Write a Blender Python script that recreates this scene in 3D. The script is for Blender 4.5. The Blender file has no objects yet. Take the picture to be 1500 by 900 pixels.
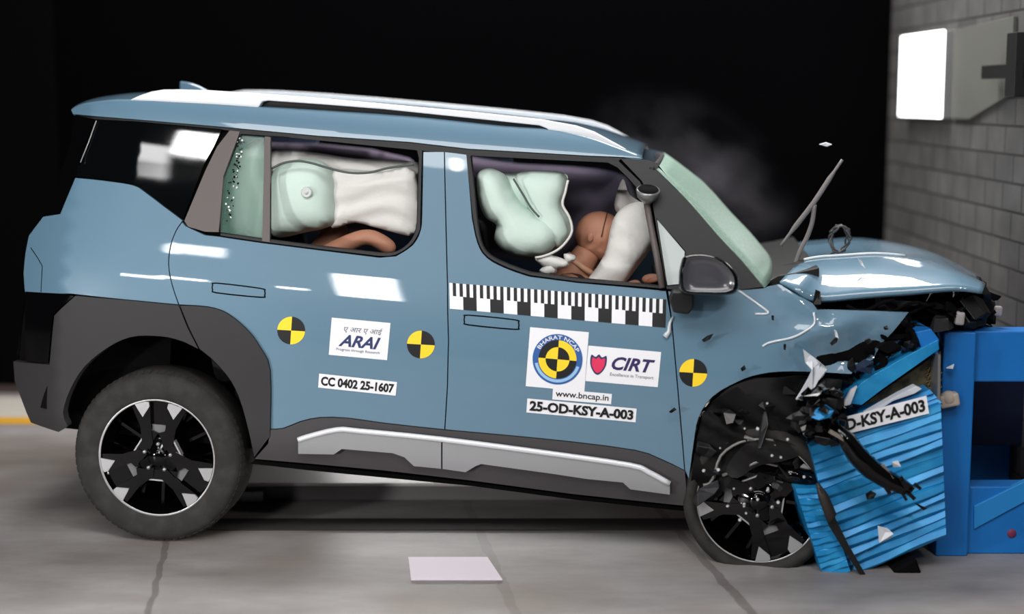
import bpy, math, random
from mathutils import Vector, Matrix
from mathutils.geometry import delaunay_2d_cdt
R = math.radians
SC = bpy.context.scene
COL = SC.collection

# ------------------------------------------------------------------ camera
HC, PITCH, FPX = 1.76, R(7.85), 2250.0
cam_d = bpy.data.cameras.new('camera'); cam = bpy.data.objects.new('camera', cam_d); COL.objects.link(cam)
cam.location = (0, 0, HC); cam.rotation_euler = (R(90) - PITCH, 0, 0)
cam_d.sensor_width = 36; cam_d.lens = 36 * FPX / 1500; cam_d.clip_end = 100
cam_d.dof.use_dof = True; cam_d.dof.focus_distance = 5.95; cam_d.dof.aperture_fstop = .65
SC.camera = cam
# ------------------------------------------------------------------ light
w = bpy.data.worlds.new('world'); SC.world = w; w.use_nodes = True
w.node_tree.nodes['Background'].inputs[0].default_value = (.75, .8, .9, 1)
w.node_tree.nodes['Background'].inputs[1].default_value = .02
def area(name, loc, target, sx, sy, power, col=(1, 1, 1), spread=180):
    l = bpy.data.lights.new(name, 'AREA'); l.shape = 'RECTANGLE'; l.size = sx; l.size_y = sy; l.energy = power; l.color = col
    l.spread = R(spread)
    o = bpy.data.objects.new(name, l); COL.objects.link(o); o.location = loc
    o.rotation_euler = (Vector(target) - Vector(loc)).to_track_quat('-Z', 'Y').to_euler(); return o
area('overhead_lamp_bank', (.2, 7.9, 4.8), (0, 7.2, 0), 4.2, 1.4, 330, (1, .98, .96))
area('overhead_front_bank', (-.3, 1.8, 5.2), (0, 5.4, .4), 5.0, 1.8, 225, (1, .99, .98))
area('window_lamp', (-2.2, 0, 2.98), (-1.0, 6, 1.2), .5, 1.45, 70, (1, .99, .98))
area('high_lamp_dim', (-4.28, 0, 5.55), (-1.4, 6, 1.6), .36, .3, 3)
area('under_car_fill_right', (3.4, 2.2, 1.3), (-.3, 6.5, 0), .5, .25, 85, (1, .98, .96), 70)  # unseen fill added from the right to brighten the floor under the car
area('under_car_fill_left', (-4.6, 2.0, 1.0), (-.1, 6.6, 0), .4, .2, 22, (1, .98, .96), 70)  # weaker fill added on the left for the same under-car floor
area('high_lamp', (-3.84, 0, 5.88), (-1.4, 6, 1.6), .42, .75, 32, (1, .99, .98))
area('stand_lamp', (-4.15, 0, 2.43), (-1.4, 6, 1.1), .42, .14, 7)
area('stand_lamp', (-3.75, 0, 2.50), (-1.4, 6, 1.1), .38, .12, 6)
area('stand_lamp', (-2.82, 0, 2.47), (-1.0, 6, 1.1), .22, .10, 4)
area('stand_lamp', (-3.7, 0, 4.32), (-1.4, 6, 1.1), .5, .26, 10)
area('stand_lamp', (-1.5, 0, 5.6), (-.5, 6, 1.6), .07, .4, 4)
area('under_car_fill_back', (-.2, 8.5, .42), (-.2, 6.3, .0), 2.4, .22, 45, (1, .98, .96))  # fill light added out of sight behind the car, brightens the floor beneath
area('right_lamp', (2.4, 0.4, 4.0), (1.0, 6, .8), .3, .2, 45, (1, .99, .98))
area('wall_lamp_wash', (.9, 7.4, 4.2), (2.2, 7.4, 2.6), .5, .5, 14, (1, .98, .95), 90)
vs = SC.view_settings
vs.view_transform = 'Standard'; vs.look = 'None'; vs.exposure = 0; vs.gamma = 1; vs.use_curve_mapping = False

# ------------------------------------------------------------------ materials
def lin(c):
    return tuple(((v / 255) / 12.92 if v / 255 <= .04045 else ((v / 255 + .055) / 1.055) ** 2.4) for v in c) + (1,)
MATS = {}
def mat(name, rgb, rough=.5, metal=0, coat=0, spec=.5, trans=0, alpha=1, noise=None, bump=None, ior=1.45, sheen=0):
    if name in MATS: return MATS[name]
    m = bpy.data.materials.new(name); m.use_nodes = True; nt = m.node_tree; b = nt.nodes['Principled BSDF']
    I = b.inputs
    I['Base Color'].default_value = lin(rgb); I['Roughness'].default_value = rough; I['Metallic'].default_value = metal
    I['Coat Weight'].default_value = coat; I['Coat Roughness'].default_value = .03; I['Specular IOR Level'].default_value = spec
    I['Transmission Weight'].default_value = trans; I['Alpha'].default_value = alpha; I['IOR'].default_value = ior
    tc = nt.nodes.new('ShaderNodeTexCoord')
    if noise:                                    # (scale, second colour, low, high)
        n = nt.nodes.new('ShaderNodeTexNoise'); n.inputs['Scale'].default_value = noise[0]; n.inputs['Detail'].default_value = 5
        r = nt.nodes.new('ShaderNodeValToRGB'); r.color_ramp.elements[0].position = noise[2]; r.color_ramp.elements[1].position = noise[3]
        r.color_ramp.elements[0].color = lin(rgb); r.color_ramp.elements[1].color = lin(noise[1])
        nt.links.new(tc.outputs['Object'], n.inputs['Vector']); nt.links.new(n.outputs[0], r.inputs[0]); nt.links.new(r.outputs[0], I['Base Color'])
    if bump:                                     # (scale, strength, distance)
        n2 = nt.nodes.new('ShaderNodeTexNoise'); n2.inputs['Scale'].default_value = bump[0]; n2.inputs['Detail'].default_value = 3
        bp = nt.nodes.new('ShaderNodeBump'); bp.inputs['Strength'].default_value = bump[1]; bp.inputs['Distance'].default_value = bump[2]
        nt.links.new(tc.outputs['Object'], n2.inputs['Vector']); nt.links.new(n2.outputs[0], bp.inputs['Height']); nt.links.new(bp.outputs[0], I['Normal'])
    MATS[name] = m; return m
PAINT = mat('blue_paint', (94, 126, 147), .42, .0, 1.0, .4)
BLACK = mat('black_plastic', (12, 12, 13), .55)
MATTE = mat('matte_black', (7, 7, 8), .9, spec=.1)
CLAD = mat('grey_cladding', (47, 46, 48), .62, spec=.35, bump=(900, .1, .001))
TRIM = mat('brown_grey_trim', (92, 84, 82), .5)
GLOSSB = mat('gloss_black', (4, 4, 5), .1, coat=.35, spec=.2)
PRIV = mat('privacy_glass', (4, 5, 6), .03, spec=.6, coat=1)
SILVER = mat('silver_paint', (160, 161, 164), .33, .35, .3)
RAILM = mat('white_silver_rail', (236, 236, 238), .4, 0, .3)
MACH = mat('machined_alloy', (168, 168, 170), .38, .6)
RUBBER = mat('tyre_rubber', (40, 39, 38), .8, spec=.3, noise=(18, (54, 52, 50), .4, .75), bump=(220, .15, .002))
WHITE = mat('sticker_white', (236, 236, 240), .5)
INK = mat('ink_black', (14, 14, 16), .6)
YEL = mat('marker_yellow', (250, 212, 40), .5)
NAVY = mat('ink_navy', (38, 52, 98), .6)
PURP = mat('ink_purple', (52, 34, 92), .6)
GREYI = mat('ink_grey', (110, 112, 122), .6)
ROYAL = mat('emblem_blue', (44, 92, 160), .6)
SKYI = mat('emblem_light_blue', (150, 190, 226), .6)
RED = mat('shield_red', (222, 48, 92), .6)
BAG = mat('airbag_green_white', (205, 224, 214), .85, bump=(40, .15, .01))
BAGW = mat('airbag_white', (218, 216, 212), .9, bump=(40, .2, .01))
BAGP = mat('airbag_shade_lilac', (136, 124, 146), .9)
CLOTH = mat('seat_cloth', (26, 24, 26), .9)
SKIN = mat('dummy_skin', (172, 120, 96), .55, bump=(60, .1, .004))
SHIRT = mat('dummy_shirt', (44, 26, 26), .9)
GLASSG = mat('cracked_green_glass', (150, 182, 166), .35, trans=.25, noise=(90, (178, 204, 190), .35, .7), bump=(160, .5, .004))
GLASST = mat('tinted_green_glass', (120, 160, 146), .05, alpha=.2, coat=.5)
STEEL = mat('bare_steel', (150, 150, 152), .38, .7)
DSTEEL = mat('dark_steel', (52, 51, 54), .5, .4, noise=(14, (30, 29, 30), .4, .7))
CYAN = mat('honeycomb_cyan', (24, 126, 186), .38, .15, noise=(9, (46, 152, 206), .45, .75))
FBLUE = mat('frame_blue', (18, 112, 190), .5, noise=(3, (14, 100, 176), .4, .7))
OLIVE = mat('honeycomb_core', (92, 84, 60), .7, .2, noise=(30, (48, 42, 30), .4, .65))
SHARD = mat('pale_shard', (205, 208, 214), .35)

# ------------------------------------------------------------------ mapping helpers
Cp = Vector((0, 0, HC))
Rc = Matrix.Rotation(R(90) - PITCH, 3, 'X')
def ray(px, py):
    return (Rc @ Vector(((px - 750) / FPX, -(py - 450) / FPX, -1))).normalized()
def wY(px, py, Y):
    d = ray(px, py); return Cp + d * (Y / d.y)
def wZ(px, py, z=0):
    d = ray(px, py); return Cp + d * ((z - HC) / d.z)
CARM = Matrix.Translation((-1.404, 5.89, 0)) @ Matrix.Rotation(R(-6), 4, 'Z') @ Matrix.Rotation(R(4.8), 4, 'Y')
CARI = CARM.inverted()
oL = CARI @ Cp
PROF = [(-.3, .14), (.2, .10), (.35, .05), (.45, .02), (.6, .012), (.85, 0), (1.0, .008), (1.1, .024), (1.2, .052), (1.27, .075), (1.45, .132), (1.63, .19), (1.70, .222), (1.76, .28), (1.82, .37), (1.95, .6)]
def herm(P, t):
    if t <= P[0][0]: return P[0][1]
    if t >= P[-1][0]: return P[-1][1]
    for i in range(len(P) - 1):
        if t <= P[i + 1][0]: break
    def sl(k):
        if k <= 0: return (P[1][1] - P[0][1]) / (P[1][0] - P[0][0])
        if k >= len(P) - 1: return (P[-1][1] - P[-2][1]) / (P[-1][0] - P[-2][0])
        return (P[k + 1][1] - P[k - 1][1]) / (P[k + 1][0] - P[k - 1][0])
    h = P[i + 1][0] - P[i][0]; u = (t - P[i][0]) / h
    return ((2*u**3 - 3*u*u + 1) * P[i][1] + (u**3 - 2*u*u + u) * h * sl(i) + (-2*u**3 + 3*u*u) * P[i+1][1] + (u**3 - u*u) * h * sl(i+1))
def S(x, z):
    y = herm(PROF, z)
    if x < -.2: y += .35 * (-.2 - x) ** 2
    if x < -.44: y += .35 * (-.44 - x)
    if x > 2.2: y += .16 * (x - 2.2) ** 2
    return y
def bump1(x, z, cx, cz, ang, wid, ln, amp):
    dx, dz = x - cx, z - cz; a = dx * math.cos(ang) + dz * math.sin(ang); b = -dx * math.sin(ang) + dz * math.cos(ang)
    return amp * math.exp(-(b / wid) ** 2) * math.exp(-(a / ln) ** 4)
def SF(x, z):                                     # crumpled fender
    y = S(x, z)
    y -= bump1(x, z, 2.52, 1.12, R(20), .035, .16, .02)
    y -= bump1(x, z, 2.40, 1.20, R(-35), .03, .1, .018)
    y += bump1(x, z, 2.62, 1.02, R(15), .06, .25, .03)
    y += .015 * math.sin(x * 23 + z * 9) * max(0, min(1, (x - 2.5) * 3))
    return y
def SL(x, z):                                     # buckled wheel arch liner
    return S(x, z) + .012 * math.sin(x * 31 + 8 * math.sin(z * 9)) + .010 * math.sin(z * 37 + x * 11) - .02
def loc(px, py, off=0, surf=S):
    d = (CARI.to_3x3() @ ray(px, py)); y = 0.1
    for _ in range(12):
        t = (y - oL.y) / d.y; p = oL + d * t; y = surf(p.x, p.z) + off
    t = (y - oL.y) / d.y; p = oL + d * t
    return Vector((p.x, y, p.z))
def locy(px, py, y):
    d = (CARI.to_3x3() @ ray(px, py)); return oL + d * ((y - oL.y) / d.y)

# ------------------------------------------------------------------ mesh helpers
def link(name, me, parent=None):
    o = bpy.data.objects.new(name, me); COL.objects.link(o)
    if parent is not None: o.parent = parent
    return o
def mesh(name, vs_, fs, mats, parent=None, smooth=False, idx=None, normals=None):
    me = bpy.data.meshes.new(name); me.from_pydata([tuple(v) for v in vs_], [], fs); 
    for m in (mats if isinstance(mats, (list, tuple)) else [mats]): me.materials.append(m)
    if idx:
        for p, i in zip(me.polygons, idx): p.material_index = i
    if smooth is True:
        for p in me.polygons: p.use_smooth = True
    elif smooth:
        for p, s in zip(me.polygons, smooth): p.use_smooth = s
    me.validate(); me.update()
    if normals: me.normals_split_custom_set_from_vertices(normals)
    return link(name, me, parent)
def empty(name, location=(0, 0, 0), parent=None):
    o = bpy.data.objects.new(name, None); COL.objects.link(o); o.location = location; o.empty_display_size = .1
    if parent is not None: o.parent = parent
    return o
def tag(o, label=None, cat=None, group=None, kind=None):
    if label: o['label'] = label
    if cat: o['category'] = cat
    if group: o['group'] = group
    if kind: o['kind'] = kind
    return o
def inpoly(p, poly):
    c = False; n = len(poly); x, y = p; j = n - 1
    for i in range(n):
        xi, yi = poly[i]; xj, yj = poly[j]
        if (yi > y) != (yj > y) and x < (xj - xi) * (y - yi) / (yj - yi) + xi: c = not c
        j = i
    return c
def distpoly(p, poly):
    best = 1e9; n = len(poly); x, y = p
    for i in range(n):
        ax, ay = poly[i]; bx, by = poly[(i + 1) % n]; dx, dy = bx - ax, by - ay; L = dx * dx + dy * dy
        t = max(0, min(1, ((x - ax) * dx + (y - ay) * dy) / L)) if L > 0 else 0
        best = min(best, math.hypot(x - ax - t * dx, y - ay - t * dy))
    return best
def sm(pts, n=4, closed=True):                   # Catmull-Rom
    out = []; m = len(pts)
    for i in range(m if closed else m - 1):
        g = (lambda k: pts[k % m]) if closed else (lambda k: pts[max(0, min(m - 1, k))])
        p0, p1, p2, p3 = g(i - 1), g(i), g(i + 1), g(i + 2)
        for k in range(n):
            t = k / n
            out.append(tuple(.5 * (2*b + (c - a)*t + (2*a - 5*b + 4*c - d)*t*t + (3*b - a - 3*c + d)*t**3) for a, b, c, d in zip(p0, p1, p2, p3)))
    if not closed: out.append(tuple(pts[-1]))
    return out
def densify(poly, step):
    out = []; n = len(poly)
    for i in range(n):
        a, b = poly[i], poly[(i + 1) % n]; k = max(1, int(math.ceil(math.hypot(b[0] - a[0], b[1] - a[1]) / step)))
        for j in range(k): out.append((a[0] + (b[0] - a[0]) * j / k, a[1] + (b[1] - a[1]) * j / k))
    return out
def areaof(poly): return .5 * sum(poly[i][0] * poly[(i+1) % len(poly)][1] - poly[(i+1) % len(poly)][0] * poly[i][1] for i in range(len(poly)))
def shrinkp(poly, d):
    if d == 0: return poly
    s = 1 if areaof(poly) > 0 else -1; n = len(poly); out = []
    for i in range(n):
        a, b, c = Vector(poly[i - 1]), Vector(poly[i]), Vector(poly[(i + 1) % n])
        e1, e2 = (b - a), (c - b)
        if e1.length < 1e-9 or e2.length < 1e-9: out.append(tuple(b)); continue
        n1 = Vector((-e1.y, e1.x)).normalized() * s; n2 = Vector((-e2.y, e2.x)).normalized() * s
        m = n1 + n2; m = m / max(.6, m.length_squared / 2) if m.length > 1e-6 else n1
        out.append(tuple(b + m * d))
    return out
def tri2d(outer, holes, step):
    loops = [densify(outer, step)] + [densify(h, step) for h in holes]
    vv, ee = [], []
    for L in loops:
        s = len(vv); vv += [Vector(p) for p in L]; ee += [(s + i, s + (i + 1) % len(L)) for i in range(len(L))]
    xs = [p[0] for p in loops[0]]; zs = [p[1] for p in loops[0]]; z = min(zs) + step * .5; row = 0
    while z < max(zs):
        x = min(xs) + step * (.5 if row % 2 else .25)
        while x < max(xs):
            if inpoly((x, z), loops[0]) and not any(inpoly((x, z), h) for h in loops[1:]) and min(distpoly((x, z), L) for L in loops) > step * .4:
                vv.append(Vector((x, z)))
            x += step
        z += step * .87; row += 1
    r = delaunay_2d_cdt(vv, ee, [], 0, 1e-6); V, F = r[0], r[2]; out = []
    for f in F:
        c = sum((V[i] for i in f), Vector((0, 0))) / 3
        if inpoly(c, loops[0]) and not any(inpoly(c, h) for h in loops[1:]): out.append(tuple(f))
    return V, out
def bedges(F):
    cnt = {}
    for f in F:
        for i in range(len(f)):
            a, b = f[i], f[(i + 1) % len(f)]; k = (min(a, b), max(a, b)); cnt.setdefault(k, []).append((a, b))
    return [v[0] for v in cnt.values() if len(v) == 1]
def panel(name, outer, m, parent, holes=(), off=0, thick=.018, step=.05, shrink=.0022, surf=S, mirror=False, raw=False):
    cv = (lambda L: list(L)) if raw else (lambda L: [(lambda p: (p.x, p.z))(loc(a, b, off, surf)) for a, b in L])
    O = shrinkp(cv(outer), shrink); H = [shrinkp(cv(h), -shrink) for h in holes]
    V, F = tri2d(O, H, step); n = len(V)
    F2 = []
    for f in F:                                  # orient: outward is -y
        a, b, c = V[f[0]], V[f[1]], V[f[2]]
        cr = (b.x - a.x) * (c.y - a.y) - (b.y - a.y) * (c.x - a.x)
        F2.append(f if cr > 0 else f[::-1])
    F = F2
    verts = []; nor = []
    e = .004
    for v in V:
        verts.append(Vector((v.x, surf(v.x, v.y) + off, v.y)))
        nor.append(Vector(((surf(v.x + e, v.y) - surf(v.x - e, v.y)) / (2*e), -1, (surf(v.x, v.y + e) - surf(v.x, v.y - e)) / (2*e))).normalized())
    fs = list(F); smo = [True] * len(F)
    for v in V: verts.append(Vector((v.x, surf(v.x, v.y) + off + thick, v.y))); nor.append(Vector((0, 0, 0)))
    fs += [tuple(i + n for i in f[::-1]) for f in F]; smo += [True] * len(F)
    be = bedges(F); base = 2 * n; mp = {}
    def rv(i, back):
        k = (i, back)
        if k not in mp: mp[k] = len(verts); verts.append(verts[i + (n if back else 0)].copy()); nor.append(Vector((0, 0, 0)))
        return mp[k]
    for a, b in be: fs.append((rv(b, 0), rv(a, 0), rv(a, 1), rv(b, 1))); smo.append(False)
    if mirror:
        verts = [Vector((v.x, 1.8 - v.y, v.z)) for v in verts]; fs = [f[::-1] for f in fs]; nor = [Vector((q.x, -q.y, q.z)) for q in nor]
    return mesh(name, verts, fs, m, parent, smo, normals=nor)
def prism(name, pts3, vec, m, parent=None, bevel=.004):
    n = len(pts3); vec = Vector(vec); vs_ = [Vector(p) for p in pts3] + [Vector(p) + vec for p in pts3]
    fs = [tuple(range(n)), tuple(range(2*n - 1, n - 1, -1))] + [(i, i + n, (i + 1) % n + n, (i + 1) % n) for i in range(n)]
    o = mesh(name, vs_, fs, m, parent)
    fixn(o)
    if bevel: bev(o, bevel)
    return o
def fixn(o):
    import bmesh
    bm = bmesh.new(); bm.from_mesh(o.data); bmesh.ops.recalc_face_normals(bm, faces=bm.faces); bm.to_mesh(o.data); bm.free()
def bev(o, wd=.004, seg=2):
    b = o.modifiers.new('bevel', 'BEVEL'); b.width = wd; b.segments = seg; b.limit_method = 'ANGLE'; b.angle_limit = R(40); return o
class MB:
    def __init__(s): s.v, s.f, s.s, s.i = [], [], [], []
    def add(s, v, f, smooth=False, mi=0):
        k = len(s.v); s.v += [Vector(p) for p in v]; s.f += [tuple(i + k for i in q) for q in f]; s.s += [smooth] * len(f); s.i += [mi] * len(f)
    def box(s, c, d, rot=None, mi=0):
        v = [Vector((x * d[0] / 2, y * d[1] / 2, z * d[2] / 2)) for x in (-1, 1) for y in (-1, 1) for z in (-1, 1)]
        if rot is not None: v = [rot @ p for p in v]
        s.add([p + Vector(c) for p in v], [(0, 1, 3, 2), (4, 6, 7, 5), (0, 4, 5, 1), (2, 3, 7, 6), (0, 2, 6, 4), (1, 5, 7, 3)], False, mi)
    def chunk(s, c, d, rot=None, mi=0):          # ragged broken piece
        v = [Vector((x * d[0] / 2 * random.uniform(.35, 1.2), y * d[1] / 2 * random.uniform(.3, 1.1), z * d[2] / 2 * random.uniform(.3, 1.2))) for x in (-1, 0, 1) for y in (-1, 1) for z in (-1, 1)]
        for q in v[4:8]: q.z += d[2] * random.uniform(-.6, .6); q.x = d[0] * random.uniform(-.2, .2)
        if rot is not None: v = [rot @ p for p in v]
        f = [(0, 1, 3, 2), (8, 10, 11, 9)]
        for a in (0, 4): f += [(a, a+4, a+5, a+1), (a+2, a+3, a+7, a+6), (a, a+2, a+6, a+4), (a+1, a+5, a+7, a+3)]
        s.add([p + Vector(c) for p in v], f, False, mi)
    def tube(s, pts, r, seg=10, mi=0, closed=False):
        pts = [Vector(p) for p in pts]; n = len(pts); rings = []
        rr = r if isinstance(r, (list, tuple)) else [r] * n
        up = Vector((0, 0, 1)); prev = None
        for i in range(n):
            t = (pts[(i + 1) % n] - pts[i - 1]) if closed else (pts[min(n - 1, i + 1)] - pts[max(0, i - 1)])
            t.normalize()
            a = prev - t * prev.dot(t) if prev else (up - t * up.dot(t) if abs(t.z) < .95 else Vector((1, 0, 0)) - t * t.x)
            a.normalize(); prev = a; b = t.cross(a)
            rings.append([pts[i] + (a * math.cos(2*math.pi*k/seg) + b * math.sin(2*math.pi*k/seg)) * rr[i] for k in range(seg)])
        v = [p for q in rings for p in q]; f = []
        for i in range(n if closed else n - 1):
            j = (i + 1) % n
            f += [(i*seg + k, i*seg + (k+1) % seg, j*seg + (k+1) % seg, j*seg + k) for k in range(seg)]
        if not closed: f += [tuple(range(seg))[::-1], tuple((n-1)*seg + k for k in range(seg))]
        s.add(v, f, True, mi)
    def lathe(s, prof, c, axis='Y', seg=48, mi=0, a0=0, a1=2*math.pi, smooth=True):   # prof: (radius, axial)
        full = abs(a1 - a0 - 2*math.pi) < 1e-6; ns = seg if full else seg + 1; v = []
        for k in range(ns):
            a = a0 + (a1 - a0) * k / seg
            for r_, h in prof:
                p = {'Y': (r_*math.cos(a), h, r_*math.sin(a)), 'Z': (r_*math.cos(a), r_*math.sin(a), h), 'X': (h, r_*math.cos(a), r_*math.sin(a))}[axis]
                v.append(Vector(p) + Vector(c))
        m = len(prof); f = []
        for k in range(seg):
            k2 = (k + 1) % ns
            f += [(k*m + j, k2*m + j, k2*m + j + 1, k*m + j + 1) for j in range(m - 1)]
        s.add(v, f, smooth, mi)
    def ell(s, c, r, rot=None, seg=20, rings=12, mi=0):
        v = []; f = []
        for i in range(rings + 1):
            th = math.pi * i / rings
            for k in range(seg):
                ph = 2*math.pi*k/seg; p = Vector((r[0]*math.sin(th)*math.cos(ph), r[1]*math.sin(th)*math.sin(ph), r[2]*math.cos(th)))
                v.append((rot @ p if rot is not None else p) + Vector(c))
        for i in range(rings):
            f += [(i*seg + k, (i+1)*seg + k, (i+1)*seg + (k+1) % seg, i*seg + (k+1) % seg) for k in range(seg)]
        s.add(v, f, True, mi)
    def build(s, name, mats, parent=None, bevel=0, centre=False):
        o = mesh(name, s.v, s.f, mats, parent, s.s, s.i); fixn(o)
        if bevel: bev(o, bevel)
        if centre: recentre(o)
        return o
def recentre(o):
    me = o.data; xs = [v.co for v in me.vertices]
    c = Vector((sum(v.x for v in xs) / len(xs), sum(v.y for v in xs) / len(xs), min(v.z for v in xs)))
    for v in me.vertices: v.co -= c
    o.location = o.location + c; return o
def cushion(name, pts, y0, thick, m, parent, n=4, step=.03, wr=0, tilt=0):
    P = [(lambda p: (p.x, p.z))(locy(a, b, y0)) for a, b in sm(pts, n)]
    V, F = tri2d(P, [], step); N = len(V); be = {i for e in bedges(F) for i in e}
    xs = [p[0] for p in P]; mx = .5 * (max(xs) - min(xs)); 
    dm = max(distpoly((v.x, v.y), P) for v in V)
    top, bot = [], []
    for i, v in enumerate(V):
        d = 0 if i in be else distpoly((v.x, v.y), P); u = min(1, d / dm); h = thick * math.sqrt(max(0, 1 - (1 - u) ** 2))
        h += (wr * math.sin(v.y * 70 + 2.5 * math.sin(v.x * 14)) * min(1, u * 3) if wr else 0)
        yy = y0 + tilt * (v.y - P[0][1])
        top.append(Vector((v.x, yy - h, v.y))); bot.append(Vector((v.x, yy + h * .6, v.y)))
    mp = {i: (i if i in be else N + i) for i in range(N)}
    fs = [tuple(f) for f in F] + [tuple(mp[i] for i in f[::-1]) for f in F]
    o = mesh(name, top + bot, fs, m, parent, True); 
    import bmesh
    bm = bmesh.new(); bm.from_mesh(o.data); bmesh.ops.delete(bm, geom=[q for q in bm.verts if not q.link_faces], context='VERTS')
    bmesh.ops.recalc_face_normals(bm, faces=bm.faces); bm.to_mesh(o.data); bm.free(); return o
def textmesh(s, bold=0, shear=0):
    c = bpy.data.curves.new('t', 'FONT'); c.body = s; c.offset = bold; c.shear = shear; c.resolution_u = 3
    o = bpy.data.objects.new('t', c); COL.objects.link(o)
    bpy.context.view_layer.update(); me = bpy.data.meshes.new_from_object(o.evaluated_get(bpy.context.evaluated_depsgraph_get()))
    v = [q.co.copy() for q in me.vertices]; f = [tuple(p.vertices) for p in me.polygons]
    bpy.data.objects.remove(o); bpy.data.curves.remove(c); bpy.data.meshes.remove(me)
    if not v: return [], []
    x0, x1, y0, y1 = min(q.x for q in v), max(q.x for q in v), min(q.y for q in v), max(q.y for q in v)
    return [((q.x - x0) / (x1 - x0), (q.y - y0) / (y1 - y0)) for q in v], f
class Sticker:                                   # u to the right, v downwards, both 0..1 inside the four pixel corners
    def __init__(s, TL, TR, BR, BL, mapf): s.c = (TL, TR, BR, BL); s.mapf = mapf; s.v, s.f, s.i, s.m = [], [], [], []
    def pt(s, u, v, lay):
        a, b, c, d = s.c
        px = (1-v)*((1-u)*a[0] + u*b[0]) + v*((1-u)*d[0] + u*c[0]); py = (1-v)*((1-u)*a[1] + u*b[1]) + v*((1-u)*d[1] + u*c[1])
        return s.mapf(px, py, -.0012 * (lay + 1))
    def mi(s, m):
        if m not in s.m: s.m.append(m)
        return s.m.index(m)
    def raw(s, uv, fs, m, lay):
        k = len(s.v); s.v += [s.pt(u, v, lay) for u, v in uv]; s.f += [tuple(i + k for i in f) for f in fs]; s.i += [s.mi(m)] * len(fs)
    def rect(s, u0, v0, u1, v1, m, lay=0, nx=6, ny=4):
        uv = [(u0 + (u1-u0)*i/nx, v0 + (v1-v0)*j/ny) for j in range(ny + 1) for i in range(nx + 1)]
        s.raw(uv, [(j*(nx+1)+i, (j+1)*(nx+1)+i, (j+1)*(nx+1)+i+1, j*(nx+1)+i+1) for j in range(ny) for i in range(nx)], m, lay)
    def text(s, t, u0, v0, u1, v1, m, lay=1, bold=0, shear=0):
        v, f = textmesh(t, bold, shear); s.raw([(u0 + a*(u1-u0), v1 + b*(v0-v1)) for a, b in v], f, m, lay)
    def arc(s, cu, cv, ru, rv, r0, r1, a0, a1, m, lay, n=12):   # r0,r1 fractions of ru,rv ; angle ccw from right
        uv = []
        for k in range(n + 1):
            a = a0 + (a1-a0)*k/n
            for r_ in (r0, r1): uv.append((cu + ru*r_*math.cos(a), cv - rv*r_*math.sin(a)))
        s.raw(uv, [(2*k, 2*k+1, 2*k+3, 2*k+2) for k in range(n)], m, lay)
    def arctext(s, t, cu, cv, ru, rv, r0, r1, a0, a1, m, lay, bold=.01):
        v, f = textmesh(t, bold); uv = []
        for a, b in v:
            an = a0 + (a1-a0)*a; r_ = r0 + (r1-r0)*b; uv.append((cu + ru*r_*math.cos(an), cv - rv*r_*math.sin(an)))
        s.raw(uv, f, m, lay)
    def build(s, name, parent=None, label=None):
        import bmesh
        o = mesh(name, s.v, s.f, s.m, parent, False, s.i)
        if label: o['label'] = label
        return o

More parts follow.
